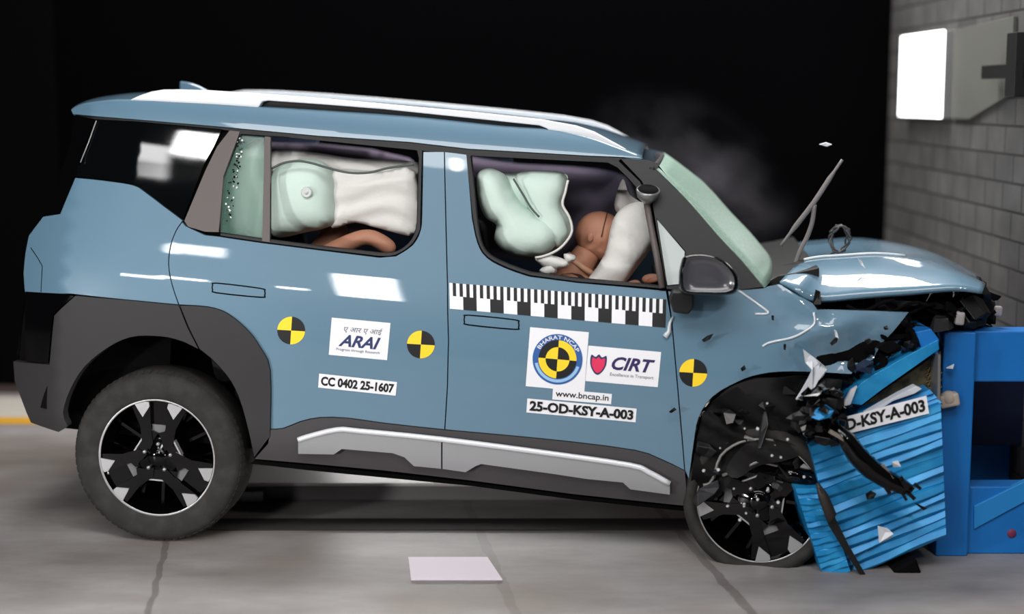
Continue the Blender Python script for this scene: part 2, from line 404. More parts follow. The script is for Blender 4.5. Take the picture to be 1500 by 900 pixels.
# ================================================================== SETTING
def floor_material():
    m = bpy.data.materials.new('concrete_floor'); m.use_nodes = True; nt = m.node_tree; b = nt.nodes['Principled BSDF']; N = nt.nodes.new; L = nt.links.new
    tc = N('ShaderNodeTexCoord'); sp = N('ShaderNodeSeparateXYZ'); L(tc.outputs['Object'], sp.inputs[0])
    n1 = N('ShaderNodeTexNoise'); n1.inputs['Scale'].default_value = 1.6; n1.inputs['Detail'].default_value = 8; n1.inputs['Roughness'].default_value = .65
    mp = N('ShaderNodeMapping'); mp.inputs['Scale'].default_value = (.7, 1.6, 1); L(tc.outputs['Object'], mp.inputs[0]); L(mp.outputs[0], n1.inputs['Vector'])
    cr = N('ShaderNodeValToRGB'); e = cr.color_ramp.elements; e[0].position = .3; e[1].position = .72; e[0].color = lin((116, 111, 109)); e[1].color = lin((164, 160, 159)); L(n1.outputs[0], cr.inputs[0])
    n2 = N('ShaderNodeTexNoise'); n2.inputs['Scale'].default_value = .9; n2.inputs['Detail'].default_value = 3; L(tc.outputs['Object'], n2.inputs['Vector'])
    r2 = N('ShaderNodeValToRGB'); r2.color_ramp.elements[0].position = .48; r2.color_ramp.elements[1].position = .7; L(n2.outputs[0], r2.inputs[0])
    mx = N('ShaderNodeMix'); mx.data_type = 'RGBA'; L(r2.outputs[0], mx.inputs['Factor']); L(cr.outputs[0], mx.inputs['A']); mx.inputs['B'].default_value = lin((124, 112, 102))
    def M(op, a, b_=None):
        q = N('ShaderNodeMath'); q.operation = op
        for i, x in enumerate((a, b_)):
            if x is None: continue
            if isinstance(x, (int, float)): q.inputs[i].default_value = x
            else: L(x, q.inputs[i])
        return q.outputs[0]
    wob = N('ShaderNodeTexNoise'); wob.inputs['Scale'].default_value = 9; L(tc.outputs['Object'], wob.inputs['Vector'])
    sx = M('ADD', sp.outputs[0], M('MULTIPLY', M('SUBTRACT', sp.outputs[1], 5.5), .145))
    sx = M('ADD', sx, M('MULTIPLY', M('SUBTRACT', wob.outputs[0], .5), .03))
    mask = None
    for c, wd, st in ((-1.31, .012, .5), (.76, .018, .5), (-.05, .02, .25), (-4.2, .014, .7), (2.9, .014, .6)):
        q = M('MULTIPLY', M('SMOOTH_MIN', M('GREATER_THAN', wd, M('ABSOLUTE', M('SUBTRACT', sx, c))), 1), st)
        mask = q if mask is None else M('MAXIMUM', mask, q)
    m2 = N('ShaderNodeMix'); m2.data_type = 'RGBA'; L(mask, m2.inputs['Factor']); L(mx.outputs['Result'], m2.inputs['A']); m2.inputs['B'].default_value = lin((62, 50, 46))
    L(m2.outputs['Result'], b.inputs['Base Color']); b.inputs['Roughness'].default_value = .48; b.inputs['Specular IOR Level'].default_value = .35
    bp = N('ShaderNodeBump'); bp.inputs['Strength'].default_value = .15; bp.inputs['Distance'].default_value = .01; L(n1.outputs[0], bp.inputs['Height']); L(bp.outputs[0], b.inputs['Normal'])
    return m
def wall_material():
    m = bpy.data.materials.new('block_wall'); m.use_nodes = True; nt = m.node_tree; b = nt.nodes['Principled BSDF']; N = nt.nodes.new; L = nt.links.new
    tc = N('ShaderNodeTexCoord'); sp = N('ShaderNodeSeparateXYZ'); L(tc.outputs['Object'], sp.inputs[0]); cb = N('ShaderNodeCombineXYZ'); L(sp.outputs[1], cb.inputs[0]); L(sp.outputs[2], cb.inputs[1])
    br = N('ShaderNodeTexBrick'); br.inputs['Scale'].default_value = 1; br.inputs['Brick Width'].default_value = .26; br.inputs['Row Height'].default_value = .125; br.inputs['Mortar Size'].default_value = .007
    br.inputs['Color1'].default_value = lin((88, 86, 85)); br.inputs['Color2'].default_value = lin((74, 72, 73)); br.inputs['Mortar'].default_value = lin((26, 25, 25)); br.inputs['Mortar Smooth'].default_value = .3
    L(cb.outputs[0], br.inputs['Vector'])
    n = N('ShaderNodeTexNoise'); n.inputs['Scale'].default_value = 5; n.inputs['Detail'].default_value = 6; L(tc.outputs['Object'], n.inputs['Vector'])
    mx = N('ShaderNodeMix'); mx.data_type = 'RGBA'; mx.blend_type = 'MULTIPLY'; mx.inputs['Factor'].default_value = .8; L(br.outputs[0], mx.inputs['A']); L(n.outputs[0], mx.inputs['B']); L(mx.outputs['Result'], b.inputs['Base Color'])
    bp = N('ShaderNodeBump'); bp.inputs['Strength'].default_value = .5; bp.inputs['Distance'].default_value = .02; bp.invert = True; L(br.outputs['Fac'], bp.inputs['Height']); L(bp.outputs[0], b.inputs['Normal'])
    b.inputs['Roughness'].default_value = .85; return m
def slab(name, x0, x1, y0, y1, z0, z1, m, parent=None, bevel=0):
    b = MB(); b.box(((x0+x1)/2, (y0+y1)/2, (z0+z1)/2), (x1-x0, y1-y0, z1-z0)); o = b.build(name, m, parent, bevel); return o
tag(slab('floor', -8, 6, .5, 9.4, -.2, 0, floor_material()), kind='structure')
BACK = mat('black_curtain', (5, 5, 6), 1.0, spec=0)
tag(slab('wall_back', -8, 2.2, 9.05, 9.25, 0, 5, BACK), kind='structure')
tag(slab('wall_right', 2.2, 2.6, 3.0, 9.04, 0, 4.2, wall_material()), kind='structure')
tag(slab('baseboard_back', -8, 2.19, 9.0, 9.045, 0, .05, mat('brown_skirting', (66, 54, 48), .7)), kind='structure')
tag(slab('trim_1', -3.05, -2.66, 9.0, 9.045, .06, 4.9, mat('column_black', (9, 9, 9), .9, spec=0)), kind='structure')
tag(slab('trim_2', -8, -3.06, 8.9, 9.045, 2.14, 2.6, mat('column_black', (9, 9, 9), .9)), kind='structure')
o = slab('floor_strip', -1.25, 1.62, 6.08, 6.245, .001, .006, mat('floor_strip_dark', (34, 28, 27), .8)); recentre(o)  # thin dark strip laid flat on the floor
tag(o, 'dark narrow strip crossing the floor under the car', 'floor track')
o = slab('painted_floor_band', -7.5, 1.5, 8.3, 8.86, .0005, .003, mat('floor_white_paint', (196, 190, 180), .6)); recentre(o); tag(o, 'wide off-white painted band on the floor by the back wall', 'floor marking')
o = slab('painted_floor_line', -7.5, 1.5, 8.13, 8.3, .0005, .003, mat('floor_yellow_paint', (214, 158, 40), .6)); recentre(o); tag(o, 'yellow painted line on the floor in front of the white band', 'floor marking')
q = [wZ(*p, 0) for p in ((598, 818), (714, 818), (736, 851), (602, 851))]
o = prism('floor_plate', [p + Vector((0, 0, .001)) for p in q], (0, 0, .004), mat('white_plate', (228, 216, 228), .5), None, 0); recentre(o); tag(o, 'white rectangular plate set on the concrete floor in front of the car', 'floor plate')
# low beam under the car
bt = empty('floor_beam', (-.2, 6.7, 0)); tag(bt, 'long low grey steel beam lying on the floor beneath the car', 'beam')
def inv(o, p): o.matrix_parent_inverse = Matrix.Translation(-Vector(p.location)); return o
inv(slab('beam_body', -1.18, .9, 6.55, 6.85, .001, .07, mat('beam_grey', (104, 100, 102), .55), bt, .004), bt)
inv(slab('top_plate', -1.19, .9, 6.53, 6.86, .0705, .084, mat('beam_top', (196, 192, 192), .5), bt, .003), bt)
b = MB(); b.box((-1.13, 6.52, .03), (.1, .04, .05)); b.box((-1.2, 6.56, .03), (.02, .05, .06)); inv(b.build('end_bracket', STEEL, bt, .004), bt)
# wall lamp, board and bracket on the right wall
def wallpt(px, py, X=2.2):
    d = ray(px, py); return Cp + d * (X / d.x)
p0, p1 = wallpt(1320, 50, 2.135), wallpt(1376, 172, 2.135)
ya, yb = p1.y, p0.y; zt = wallpt(1345, 52).z; zb = wallpt(1345, 171).z
wl = empty('wall_lamp', (2.19, (ya+yb)/2, zb)); tag(wl, 'bright white rectangular lamp panel mounted on the block wall', 'lamp')
em = bpy.data.materials.new('lamp_glow'); em.use_nodes = True; pb = em.node_tree.nodes['Principled BSDF']; pb.inputs['Emission Color'].default_value = (1, 1, 1, 1); pb.inputs['Emission Strength'].default_value = 4.5
inv(slab('housing', 2.15, 2.199, ya, yb, zb, zt, mat('lamp_housing', (120, 120, 120), .5), wl, .004), wl)
inv(slab('diffuser', 2.135, 2.149, ya, yb, zb, zt, em, wl, .003), wl)
yc = wallpt(1488, 100).y; yd = ya - .04
pts = [Vector((2.18, y, z)) for y, z in ((yd, zt), (yc, zt + .02), (yc, wallpt(1488, 138).z), (wallpt(1425, 175).y, wallpt(1425, 175).z), (yd, zb))]
o = prism('wall_board', pts, (.019, 0, 0), mat('board_grey', (78, 78, 74), .8), None, .003); recentre(o); tag(o, 'plain pale grey board fixed on the block wall beside the lamp', 'board')
wb = empty('wall_bracket', (2.1, 6.6, 1.8)); tag(wb, 'dark cross-shaped bracket sticking out in front of the wall board', 'bracket')
a = wallpt(1442, 106, 2.12); c = wallpt(1500, 112, 2.12); e = wallpt(1496, 48, 2.12); g = wallpt(1496, 142, 2.12)
b = MB(); b.box((2.12, (a.y + c.y)/2 - .05, a.z), (.03, abs(a.y - c.y) + .1, .06)); inv(b.build('arm', BLACK, wb, .004), wb)
b = MB(); b.box((2.12, e.y - .03, (e.z + g.z)/2), (.1, .12, e.z - g.z)); b.box((2.17, e.y - .03, (e.z + g.z)/2), (.058, .06, .06)); inv(b.build('post', BLACK, wb, .004), wb)

# ================================================================== CAR
car = empty('car', (0, 0, 0)); car.matrix_world = CARM
tag(car, 'pale blue boxy sport utility car with its front crushed against the blue barrier', 'car')
# ---- outlines, traced and put on the curved body side
BAND_TOP = [(104, 161), (120, 155), (150, 150.5), (187, 149), (300, 154), (377, 159), (433, 162), (600, 173), (733, 187), (807, 192), (860, 203), (900, 217), (940, 232)]
BAND_BOT = [(910, 230), (860, 228), (687, 218), (600, 208), (467, 199), (327, 186), (200, 175), (107, 167)]
WIN_R = sm([(353, 197), (440, 203), (540, 211), (610, 220)], 3, False) + sm([(613, 232), (611, 300), (609, 335), (598, 356), (578, 369), (556, 371)], 3, False) + [(470, 361), (383, 350), (322, 341), (327, 262)]
WIN_F = [(690, 229), (826, 236), (890, 239)] + sm([(904, 246), (929, 272), (946, 300), (958, 360), (968, 419)], 3, False) + [(914, 414), (846, 408)] + sm([(777, 399), (746, 388), (718, 374), (705, 355), (699, 320)], 3, False)
TRI_WIN = [(962, 320), (1004, 369), (997, 417), (977, 419)]
QGL = [(140, 174), (200, 177), (326, 188.5), (314, 215), (300, 240), (268, 323)] + sm([(255, 313), (240, 302), (215, 283), (195, 271), (150, 264), (110, 260)], 3, False)[1:]
SEAM_Q = sm([(267, 325), (258, 338), (250, 360), (247, 388), (252, 417), (262, 447)], 3, False)
SEAM_B = [(651, 222), (653, 320), (655.5, 415), (657, 500), (655.5, 565), (651.5, 630)]
SILL_TOP = sm([(396, 629), (415, 628), (440, 618), (470, 612), (510, 613), (560, 620), (651, 630), (740, 638), (840, 648), (930, 660), (963, 671), (1004, 690)], 2, False)
SEAM_F = [(978, 426), (984, 470), (992, 560), (999, 640), (1003, 690)]
CL_TOP = sm([(262, 447), (306, 450), (334, 460), (363, 484), (382, 510), (396, 543), (396, 629)], 3, False)
ARCH_R = sm([(372, 672), (363, 629), (349, 581), (330, 548), (296, 515), (258, 498), (225, 493), (191, 495), (158, 510), (124, 538), (103, 572), (93, 605), (100, 625)], 3, False)
ARCH_F = sm([(1006, 716), (1011, 692), (1017, 648), (1024, 612), (1044, 582), (1081, 560), (1114, 549), (1160, 545), (1247, 549)], 3, False)
# shell behind the panels
sh_out = [(118, 170), (327, 188), (600, 207), (910, 230), (964, 242), (1113, 419), (1188, 443), (1206, 455), (1325, 459), (1290, 500), (1250, 548), (1160, 548)] + ARCH_F[-5:0:-1] + [(1000, 738), (690, 702)] + ARCH_R + [(86, 632), (47, 618), (25, 558), (38, 432), (42, 348), (66, 318), (90, 315), (110, 262), (135, 176)]
panel('body_shell', sh_out, MATTE, car, [WIN_R, WIN_F, TRI_WIN], off=.024, thick=.03, shrink=0, step=.07)
panel('far_body_side', sh_out, PAINT, car, [WIN_R, WIN_F, TRI_WIN], off=.01, thick=.03, shrink=0, step=.07, mirror=True)
# ---- painted panels
panel('rear_quarter_panel', QGL[5:][::1][1:] [::-1] + [QGL[5]] + SEAM_Q[1:] + [(104, 431), (36, 428), (34, 400), (37, 370), (42, 345), (63, 317), (88, 313)], PAINT, car)
rd = panel('rear_door', SEAM_Q[::-1] + [(272, 331), (300, 344), (322, 346.5), (383, 355.5), (470, 366.5), (556, 377)] + sm([(580, 375), (604, 359), (616, 336), (618, 300), (619.5, 222)], 3, False) + SEAM_B + SILL_TOP[:13][::-1][1:] + CL_TOP[::-1][1:-1], PAINT, car)
fd = panel('front_door', SEAM_B[::-1] + [(684, 226)] + sm([(692, 320), (700, 356), (714, 378), (744, 394), (776, 405)], 3, False) + [(846, 414), (914, 420), (976, 426)] + SEAM_F[1:] + SILL_TOP[13:-1][::-1], PAINT, car)
fender = panel('front_fender', SEAM_F[::-1] + [(1000, 430), (1080, 425), (1117, 422), (1142, 416), (1170, 433), (1191, 444), (1198, 453.5), (1280, 455), (1332, 457), (1320, 473), (1293, 503), (1280, 527), (1260, 537), (1247, 549)] + ARCH_F[2:-1][::-1], PAINT, car, surf=SF, step=.03)
roofside = panel('roof_side', BAND_TOP + BAND_BOT, PAINT, car, shrink=0, step=.04)
# ---- glass and pillar trims
panel('quarter_window', QGL, PRIV, car, off=.004)
panel('pillar_trim', [(336, 190.5), (352, 192), (350, 199), (328, 258), (321, 341), (300, 340.5), (275, 333), (269, 324), (300, 250), (317, 215)], TRIM, car, off=-.001)
fr = [(351, 193), (619, 219.5), (616, 336)] + sm([(616, 337), (604, 358), (580, 374), (556, 376)], 3, False)[1:] + [(470, 366), (383, 355), (322, 346), (323, 330), (329, 258), (350, 200)]
panel('window_frame', fr, CLAD, car, [WIN_R], off=-.003, thick=.04, step=.04)
panel('window_frame', [(682, 225), (890, 232.5), (906, 235)] + [(938, 266), (953, 298), (971, 423.5), (914, 419), (846, 413.5)] + sm([(776, 404), (744, 393), (714, 377), (700, 355), (692, 320)], 3, False), CLAD, car, [WIN_F], off=-.003, thick=.04, step=.04)
panel('roof_drip_strip', [(107, 167.5), (200, 175.5), (327, 186.5), (467, 199.5), (600, 208.5), (687, 218.5), (860, 228.5), (912, 231), (906, 236), (890, 234), (682, 226), (619, 221), (351, 194), (326, 190), (200, 178), (140, 175)], BLACK, car, off=.006, step=.04, shrink=0)
panel('window_divider', [(387, 199), (397, 200), (396, 356), (383, 354)], TRIM, car, off=-.006, thick=.02)
panel('fixed_window', [(353, 197), (388, 200), (385, 350), (322, 341), (327, 262)], GLASST, car, off=.012, thick=.004)
panel('front_pillar', [(908, 232), (947, 234), (968, 240), (962, 249), (1009, 295), (1055, 348), (1087, 382), (1119, 421), (1080, 426), (976, 424.5), (955, 298), (939, 265)], mat('pillar_dark', (15, 14, 17), .5), car, [TRI_WIN], off=-.002)
panel('quarter_light', TRI_WIN, mat('frosted_pane', (196, 204, 202), .5, alpha=.9), car, off=.006, thick=.004)
# ---- cladding
panel('rear_bumper', [(110, 433), (180, 439), (262, 447), (275, 480), (291, 512)] + ARCH_R[14:] + [(86, 634), (45, 620), (33, 591), (21, 558), (19, 529), (36, 531), (72, 534), (79, 462)], CLAD, car, off=-.012, thick=.05)
panel('tail_lamp', [(36, 429), (104, 432), (109, 434), (78, 462), (71, 533), (37, 530)], GLOSSB, car, off=-.002)
panel('wheel_arch_cladding', [(263, 447.5)] + CL_TOP[1:] + [(396, 640), (372, 671)] + ARCH_R[1:13] + [(292, 512), (276, 480)], CLAD, car, off=-.012, thick=.05)
panel('sill_cladding', SILL_TOP + [(1006, 716), (1002, 742), (840, 725), (690, 705), (560, 690), (450, 680), (372, 673), (392, 650)], mat('sill_grey', (66, 63, 65), .55, spec=.4), car, off=-.008, thick=.05, step=.04)
ST1 = sm([(436, 646), (450, 641), (494, 630), (527, 632), (647, 644)], 3, False) + [(647, 688), (606, 684), (592, 671), (575, 665), (501, 659), (489, 667), (436, 666)]
ST2 = [(647.5, 644)] + sm([(647.5, 644), (807, 665), (923, 682), (950, 692), (982, 710)], 3, False)[1:] + [(982, 726), (923, 718), (912, 708), (860, 703), (807, 695), (705, 681), (697, 684), (682, 693), (647.5, 688)]
def STW(x, z):
    a = S(x, z); zr = .42 - .0 * x
    return a - .012
panel('sill_trim', ST1, SILVER, car, off=-.03, thick=.03, step=.03); panel('sill_trim', ST2, SILVER, car, off=-.03, thick=.03, step=.03)
def edge_strip(name, line, m, r, off):           # the bright rounded upper lip of the trim
    b = MB(); b.tube([loc(x, y, off) for x, y in line], r, 8); return b.build(name, m, car)
edge_strip('sill_trim_lip', sm([(437, 645), (452, 640), (494, 630), (527, 632), (647, 644), (807, 665), (923, 682), (950, 692), (981, 709)], 3, False), mat('bright_lip', (226, 228, 232), .3, .2), .011, -.028)
panel('sill_underside', [(372, 674), (450, 681), (690, 706), (840, 726), (1003, 743), (1003, 750), (840, 733), (690, 713), (450, 690), (366, 680)], MATTE, car, off=.03, thick=.1)
# ---- handles
for dr, q in ((rd, [(311, 414), (388, 423), (388, 437), (311, 429)]), (fd, [(680, 461), (760, 469), (760, 484), (680, 476)])):
    (ax, ay), (bx, by), (cx, cy), (dx, dy) = q
    rr = sm([(ax+6, ay+.5), (bx-6, by-.7), (bx, by+4), (cx, cy-4), (cx-6, cy-.7), (dx+6, dy+.7), (dx, dy-4), (ax, ay+4)], 3)
    h = panel('door_handle', rr, PAINT, dr, off=-.006, thick=.012, step=.02, shrink=.004)
    g_ = panel('handle_gap', rr, MATTE, dr, off=-.0012, thick=.004, step=.02, shrink=-.001)
# ---- roof
near = [loc(x, y, 0) for x, y in BAND_TOP]; near = [Vector(p) for p in sm([tuple(p) for p in near], 3, False)]
NY = 14; v = []
for p in near:
    for j in range(NY + 1):
        u = j / NY; y = p.y + (1.8 - 2*p.y) * u; v.append(Vector((p.x - .10 * (1 - (2*u-1)**2) * (1 if p.x < -.1 else 0), y, p.z + .03 * (1 - (2*u - 1)**2))))
nn = len(near); f = [(i*(NY+1)+j, (i+1)*(NY+1)+j, (i+1)*(NY+1)+j+1, i*(NY+1)+j+1) for i in range(nn-1) for j in range(NY)]
o = mesh('roof', v, f, PAINT, car, True); fixn(o); sd = o.modifiers.new('s', 'SOLIDIFY'); sd.thickness = .03; sd.offset = -1
# rear face (tailgate): silhouette swept across
SIL = [(104, 165), (112, 176), (100, 210), (80, 270), (63, 316), (42, 346), (36, 372), (33, 430), (20, 529), (22, 558), (34, 592), (47, 619)]
edge = [loc(x + 4, y, .012) for x, y in SIL]; v = []
for p in edge:
    for j in range(13):
        u = j / 12; y = p.y + (1.8 - 2*p.y) * u; v.append(Vector((p.x - .05 * (1 - (2*u-1)**4), y, p.z)))
f = []; ix = []
for i in range(len(edge) - 1):
    for j in range(12): f.append((i*13+j, i*13+j+1, (i+1)*13+j+1, (i+1)*13+j)); ix.append(1 if i < 4 else (0 if i < 7 else 2))
o = mesh('tailgate', v, f, [PAINT, PRIV, CLAD], car, True, ix); fixn(o)
panel('rear_pillar', [(108, 168), (140, 174), (110, 261), (88, 313), (64, 316), (82, 270), (103, 210)], GLOSSB, car, off=.006)
b = MB(); b.tube([loc(x, y, -.004) for x, y in ((141, 177), (130, 208), (118, 238))], .0025, 6); b.build('pillar_seam', mat('seam_grey', (150, 150, 152), .3), car)
b = MB(); b.tube([loc(x, y, -.001) for x, y in ((45, 363), (54, 376), (62, 390), (61, 408), (60, 428))], .0015, 6); b.build('corner_crease', MATTE, car)
# roof rails
RAIL = [(187, 149.5), (192, 145.5), (205, 139.5), (222, 134), (240, 131.2), (262, 131), (300, 132), (380, 137), (470, 144), (560, 152), (700, 165), (793, 175), (843, 184), (870, 193), (905, 212), (942, 233), (930, 230), (900, 218), (860, 204), (806, 193), (800, 188), (790, 184), (700, 174.5), (560, 160), (470, 153), (392, 147.5), (384, 149), (377, 159.5), (300, 154.5)]
RP = [locy(x, y, .30) for x, y in RAIL]
o = prism('roof_rail', RP, (0, .045, 0), RAILM, car, .008)
o2 = prism('roof_rail', [Vector((p.x, 1.8 - p.y, p.z)) for p in RP], (0, -.045, 0), RAILM, car, .008)
prism('rail_gap_dark', [locy(x, y, .335) for x, y in [(379, 145), (470, 152), (560, 159), (700, 173), (800, 184), (808, 194), (733, 188), (600, 174), (433, 163), (377, 160)]], (0, .01, 0), BLACK, car, 0)  # black strip added to darken the gap under the rail
prism('antenna_fin', [locy(x, y, .9) for x, y in sm([(263, 119), (276, 121), (290, 126), (304, 133)], 3, False) + [(304, 150), (262, 150)]], (0, .03, 0), PAINT, car, .006)
# windscreen
WL = [(963, 247), (1009, 293), (1055, 346), (1087, 380), (1121, 421)]
WLs = [loc(x, y, -.004) for x, y in sm(WL, 3, False)]; v = []
for i, p in enumerate(WLs):
    for j in range(17):
        u = j / 16; k = 1 - (2*u - 1)**2; v.append(Vector((p.x + (.022 + .05 * min(1, i / (len(WLs) * .25))) * k ** .8, p.y + (1.8 - 2*p.y) * u, p.z + .028 * k ** .8)))
f = [(i*17+j, i*17+j+1, (i+1)*17+j+1, (i+1)*17+j) for i in range(len(WLs)-1) for j in range(16)]
o = mesh('windscreen', v, f, GLASSG, car, True); fixn(o); sd = o.modifiers.new('s', 'SOLIDIFY'); sd.thickness = .006
# roof front header
p = WLs[0]; b = MB(); b.tube([Vector((p.x - .02 + .03 * (1 - (2*u/12 - 1)**2), p.y + (1.8 - 2*p.y)*u/12, p.z - .004 + .02 * (1 - (2*u/12 - 1)**2))) for u in range(13)], .012, 8); b.build('roof_header', CLAD, car)
# ---- bonnet: a bent sheet, near edge and ridge traced at their own depths
HE = [(1142, 413), (1166, 425), (1192, 439), (1260, 433.5), (1330, 427.5), (1400, 421), (1440, 424)]
HR = [(1178, 383), (1200, 379), (1230, 377), (1285, 374), (1340, 379), (1390, 389), (1442, 414)]
HEp = [locy(x, y, .10 if i else .16) for i, (x, y) in enumerate(HE)]; HRp = [locy(x, y, .42) for x, y in HR]
HEp = [Vector(p) for p in sm([tuple(p) for p in HEp], 4, False)]; HRp = [Vector(p) for p in sm([tuple(p) for p in HRp], 4, False)]
v = []; W_ = 15
for a, c in zip(HEp, HRp):
    mid = Vector((a.x * .5 + c.x * .5, (a.y + c.y)/2 - .03, a.z * .42 + c.z * .58 + .012))
    row = [Vector(q) for q in sm([tuple(a), tuple(mid), tuple(c)], 3, False)]
    for k in range(1, 6): row.append(Vector((c.x + .03 * math.sin(k * .6), c.y + k * .17, c.z + .012 * math.sin(k * .65 + c.x * 4) - .004 * k)))
    row += [Vector((a.x, 1.66 - .0 * a.y, a.z * .7 + c.z * .3 - .02)), Vector((a.x, 1.70, a.z))]
    v += row; W_ = len(row)
f = [(i*W_+j, (i+1)*W_+j, (i+1)*W_+j+1, i*W_+j+1) for i in range(len(HEp)-1) for j in range(W_-1)]
o = mesh('bonnet', v, f, PAINT, car, True); fixn(o); sd = o.modifiers.new('s', 'SOLIDIFY'); sd.thickness = .018; sd.offset = -1
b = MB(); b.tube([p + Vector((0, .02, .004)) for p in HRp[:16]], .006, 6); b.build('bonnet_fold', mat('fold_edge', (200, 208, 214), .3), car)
# cowl
b = MB(); P = [locy(*q, .2) for q in ((1118, 416), (1140, 404), (1165, 400), (1200, 392), (1200, 420), (1150, 425))]
prism('cowl', P, (0, 1.3, 0), BLACK, car, .004)
# ---- mirror
mr = empty('side_mirror', (0, 0, 0), car)
MO = sm([(1004, 375), (1025, 372), (1049, 376), (1067, 387), (1081, 406), (1081, 424), (1068, 432), (1030, 432), (999, 429), (995, 405), (998, 385)], 3)
def scaled(L, s_): cx = sum(p[0] for p in L)/len(L); cy = sum(p[1] for p in L)/len(L); return [(cx + (x-cx)*s_, cy + (y-cy)*s_) for x, y in L]
rings = [(1.0, -.06), (1.02, -.10), (1.0, -.15), (.93, -.175), (.86, -.178), (.80, -.165), (.4, -.17), (.05, -.172)]
v = []; n = len(MO)
for s_, y in rings: v += [locy(*p, y) for p in scaled(MO, s_)]
f = [(i*n + k, i*n + (k+1) % n, (i+1)*n + (k+1) % n, (i+1)*n + k) for i in range(len(rings)-1) for k in range(n)] + [tuple(range(n)), tuple(range((len(rings)-1)*n, len(rings)*n))]
ix = [0 if i < 4 else 1 for i in range(len(rings)-1) for k in range(n)] + [0, 1]
o = mesh('mirror_housing', v, f, [GLOSSB, mat('mirror_shell_grey', (66, 66, 72), .25, coat=.5)], mr, True, ix); fixn(o)
prism('mirror_foot', [locy(*q, -.07) for q in ((984, 428), (1016, 430), (1016, 452), (1008, 461), (986, 458), (980, 440))], (0, .12, 0), BLACK, mr, .006)
# small cup on the pillar bar
b = MB(); c = Vector((0, 0, 0)); b.lathe([(.0, .018), (.044, .018), (.046, .012), (.040, -.012), (.022, -.03), (.012, -.045), (0, -.045)], c, 'Z', 24, 0); b.lathe([(0, .021), (.038, .021), (.040, .0185)], c, 'Z', 24, 1); rt = Matrix.Rotation(R(22), 3, 'X'); b.v = [rt @ q + loc(949, 284, -.035) for q in b.v]; b.build('sensor_cup', [STEEL, MATTE], car)
b = MB(); b.tube([loc(x, y, -.012) for x, y in ((947, 296), (952, 325), (961, 370), (970, 422))], .012, 8); b.build('window_bar', TRIM, car)

# ---- wheels
def wheel(name, parent, cpos, rot=None, flat=False):
    wroot = empty(name, cpos, parent)
    if rot: wroot.rotation_euler = rot
    t = MB(); T = .345
    prof = [(.225, .01), (.236, -.004), (.25, -.010), (.285, -.016), (.315, -.010), (.331, .002), (.341, .022), (T, .045), (T + .001, .11), (T, .17), (.338, .2), (.315, .225), (.26, .225), (.225, .2)]
    t.lathe(prof, (0, 0, 0), 'Y', 96)
    if flat:                                     # tyre without air, squashed on its rim
        prof = [(.225, .01), (.238, -.012), (.252, -.026), (.270, -.022), (.284, -.004), (.288, .03), (.288, .17), (.282, .215), (.25, .23), (.225, .2)]
        t = MB(); t.lathe(prof, (0, 0, 0), 'Y', 96)
    for k in range(0 if flat else 72):           # shoulder blocks
        a = 2*math.pi*k/72; rot_ = Matrix.Rotation(-a, 3, 'Y')
        t.box(rot_ @ Vector((.338, .022, 0)), (.008, .026, .019), rot_ @ Matrix.Rotation(R(-20), 3, 'Z'))
    for y_ in (.07, .11, .15): pass
    t.build('tyre', RUBBER, wroot)
    r = MB()
    r.lathe([(.228, .0), (.236, -.006), (.236, -.002)], (0, 0, 0), 'Y', 96, 1)               # bright lip
    r.lathe([(.2285, -.002), (.222, .012), (.214, .05), (.205, .15), (.0, .16)], (0, 0, 0), 'Y', 72, 0)
    r.lathe([(0, -.006), (.03, -.006), (.034, -.002), (.04, .004), (.075, .006), (.085, .012), (.09, .03), (.09, .15)], (0, 0, 0), 'Y', 48, 0)
    for k in range(5):
        a = 2*math.pi*k/5 + .3; r.lathe([(0, -.004), (.006, -.004), (.008, 0), (.008, .02)], (.055*math.cos(a), 0, .055*math.sin(a)), 'Y', 12, 2)
    def ext(poly, y0, y1, mi, taper=0):
        n = len(poly); v_ = [Vector((p[0], y0 + taper * (1 - math.hypot(*p) / .22), p[1])) for p in poly] + [Vector((p[0], y1, p[1])) for p in poly]
        r.add(v_, [tuple(range(n)), tuple(range(2*n-1, n-1, -1))] + [(i, i+n, (i+1) % n + n, (i+1) % n) for i in range(n)], False, mi)
    for k in range(3):
        th = R(91 + 120*k); ct, st = math.cos(th), math.sin(th)
        tr = lambda L: [(x*ct - y*st, x*st + y*ct) for x, y in L]
        for sg in (-1, 1):
            ext(tr([(.03, .03*sg), (.05, .062*sg), (.12, .072*sg), (.175, .098*sg), (.196, .108*sg), (.218, .062*sg), (.222, .036*sg), (.12, .03*sg), (.06, .018*sg)]), .002, .06, 0, -.004)   # black arm flanks
            ext(tr([(.160, .062*sg), (.2085, .096*sg), (.2215, .056*sg), (.222, .040*sg), (.205, .036*sg)]), -.005, .01, 1)                         # silver tips
        ext(tr([(.02, -.03), (.02, .03), (.222, .036), (.222, -.036)]), .022, .07, 0)
        ext(tr([(.098, -.026), (.098, .026), (.13, .028), (.13, -.028)]), .014, .03, 3)             # grey pad
        th2 = th + R(60); ct, st = math.cos(th2), math.sin(th2)
        tr = lambda L: [(x*ct - y*st, x*st + y*ct) for x, y in L]
        ext(tr([(.05, -.085), (.05, .085), (.088, .078), (.088, -.078)]), .004, .05, 0)
        ext(tr([(.0885, -.06), (.0885, .06), (.094, .055), (.094, -.055)]), .0025, .03, 1)          # bright chamfer
        for yy in (-.07, .0, .07): ext(tr([(.10, yy - .006), (.215, yy*1.3 - .006), (.215, yy*1.3 + .006), (.10, yy + .006)]), .09, .12, 0)
    r.build('rim', [GLOSSB, MACH, STEEL, mat('pad_grey', (98, 98, 100), .5)], wroot, 0)
    return wroot
RW = locy(230, 671, .03)
wheel('wheel', car, RW)
wheel('wheel', car, (RW.x, 1.77, RW.z), (0, 0, math.pi))
FW = locy(1111, 735, -.0)
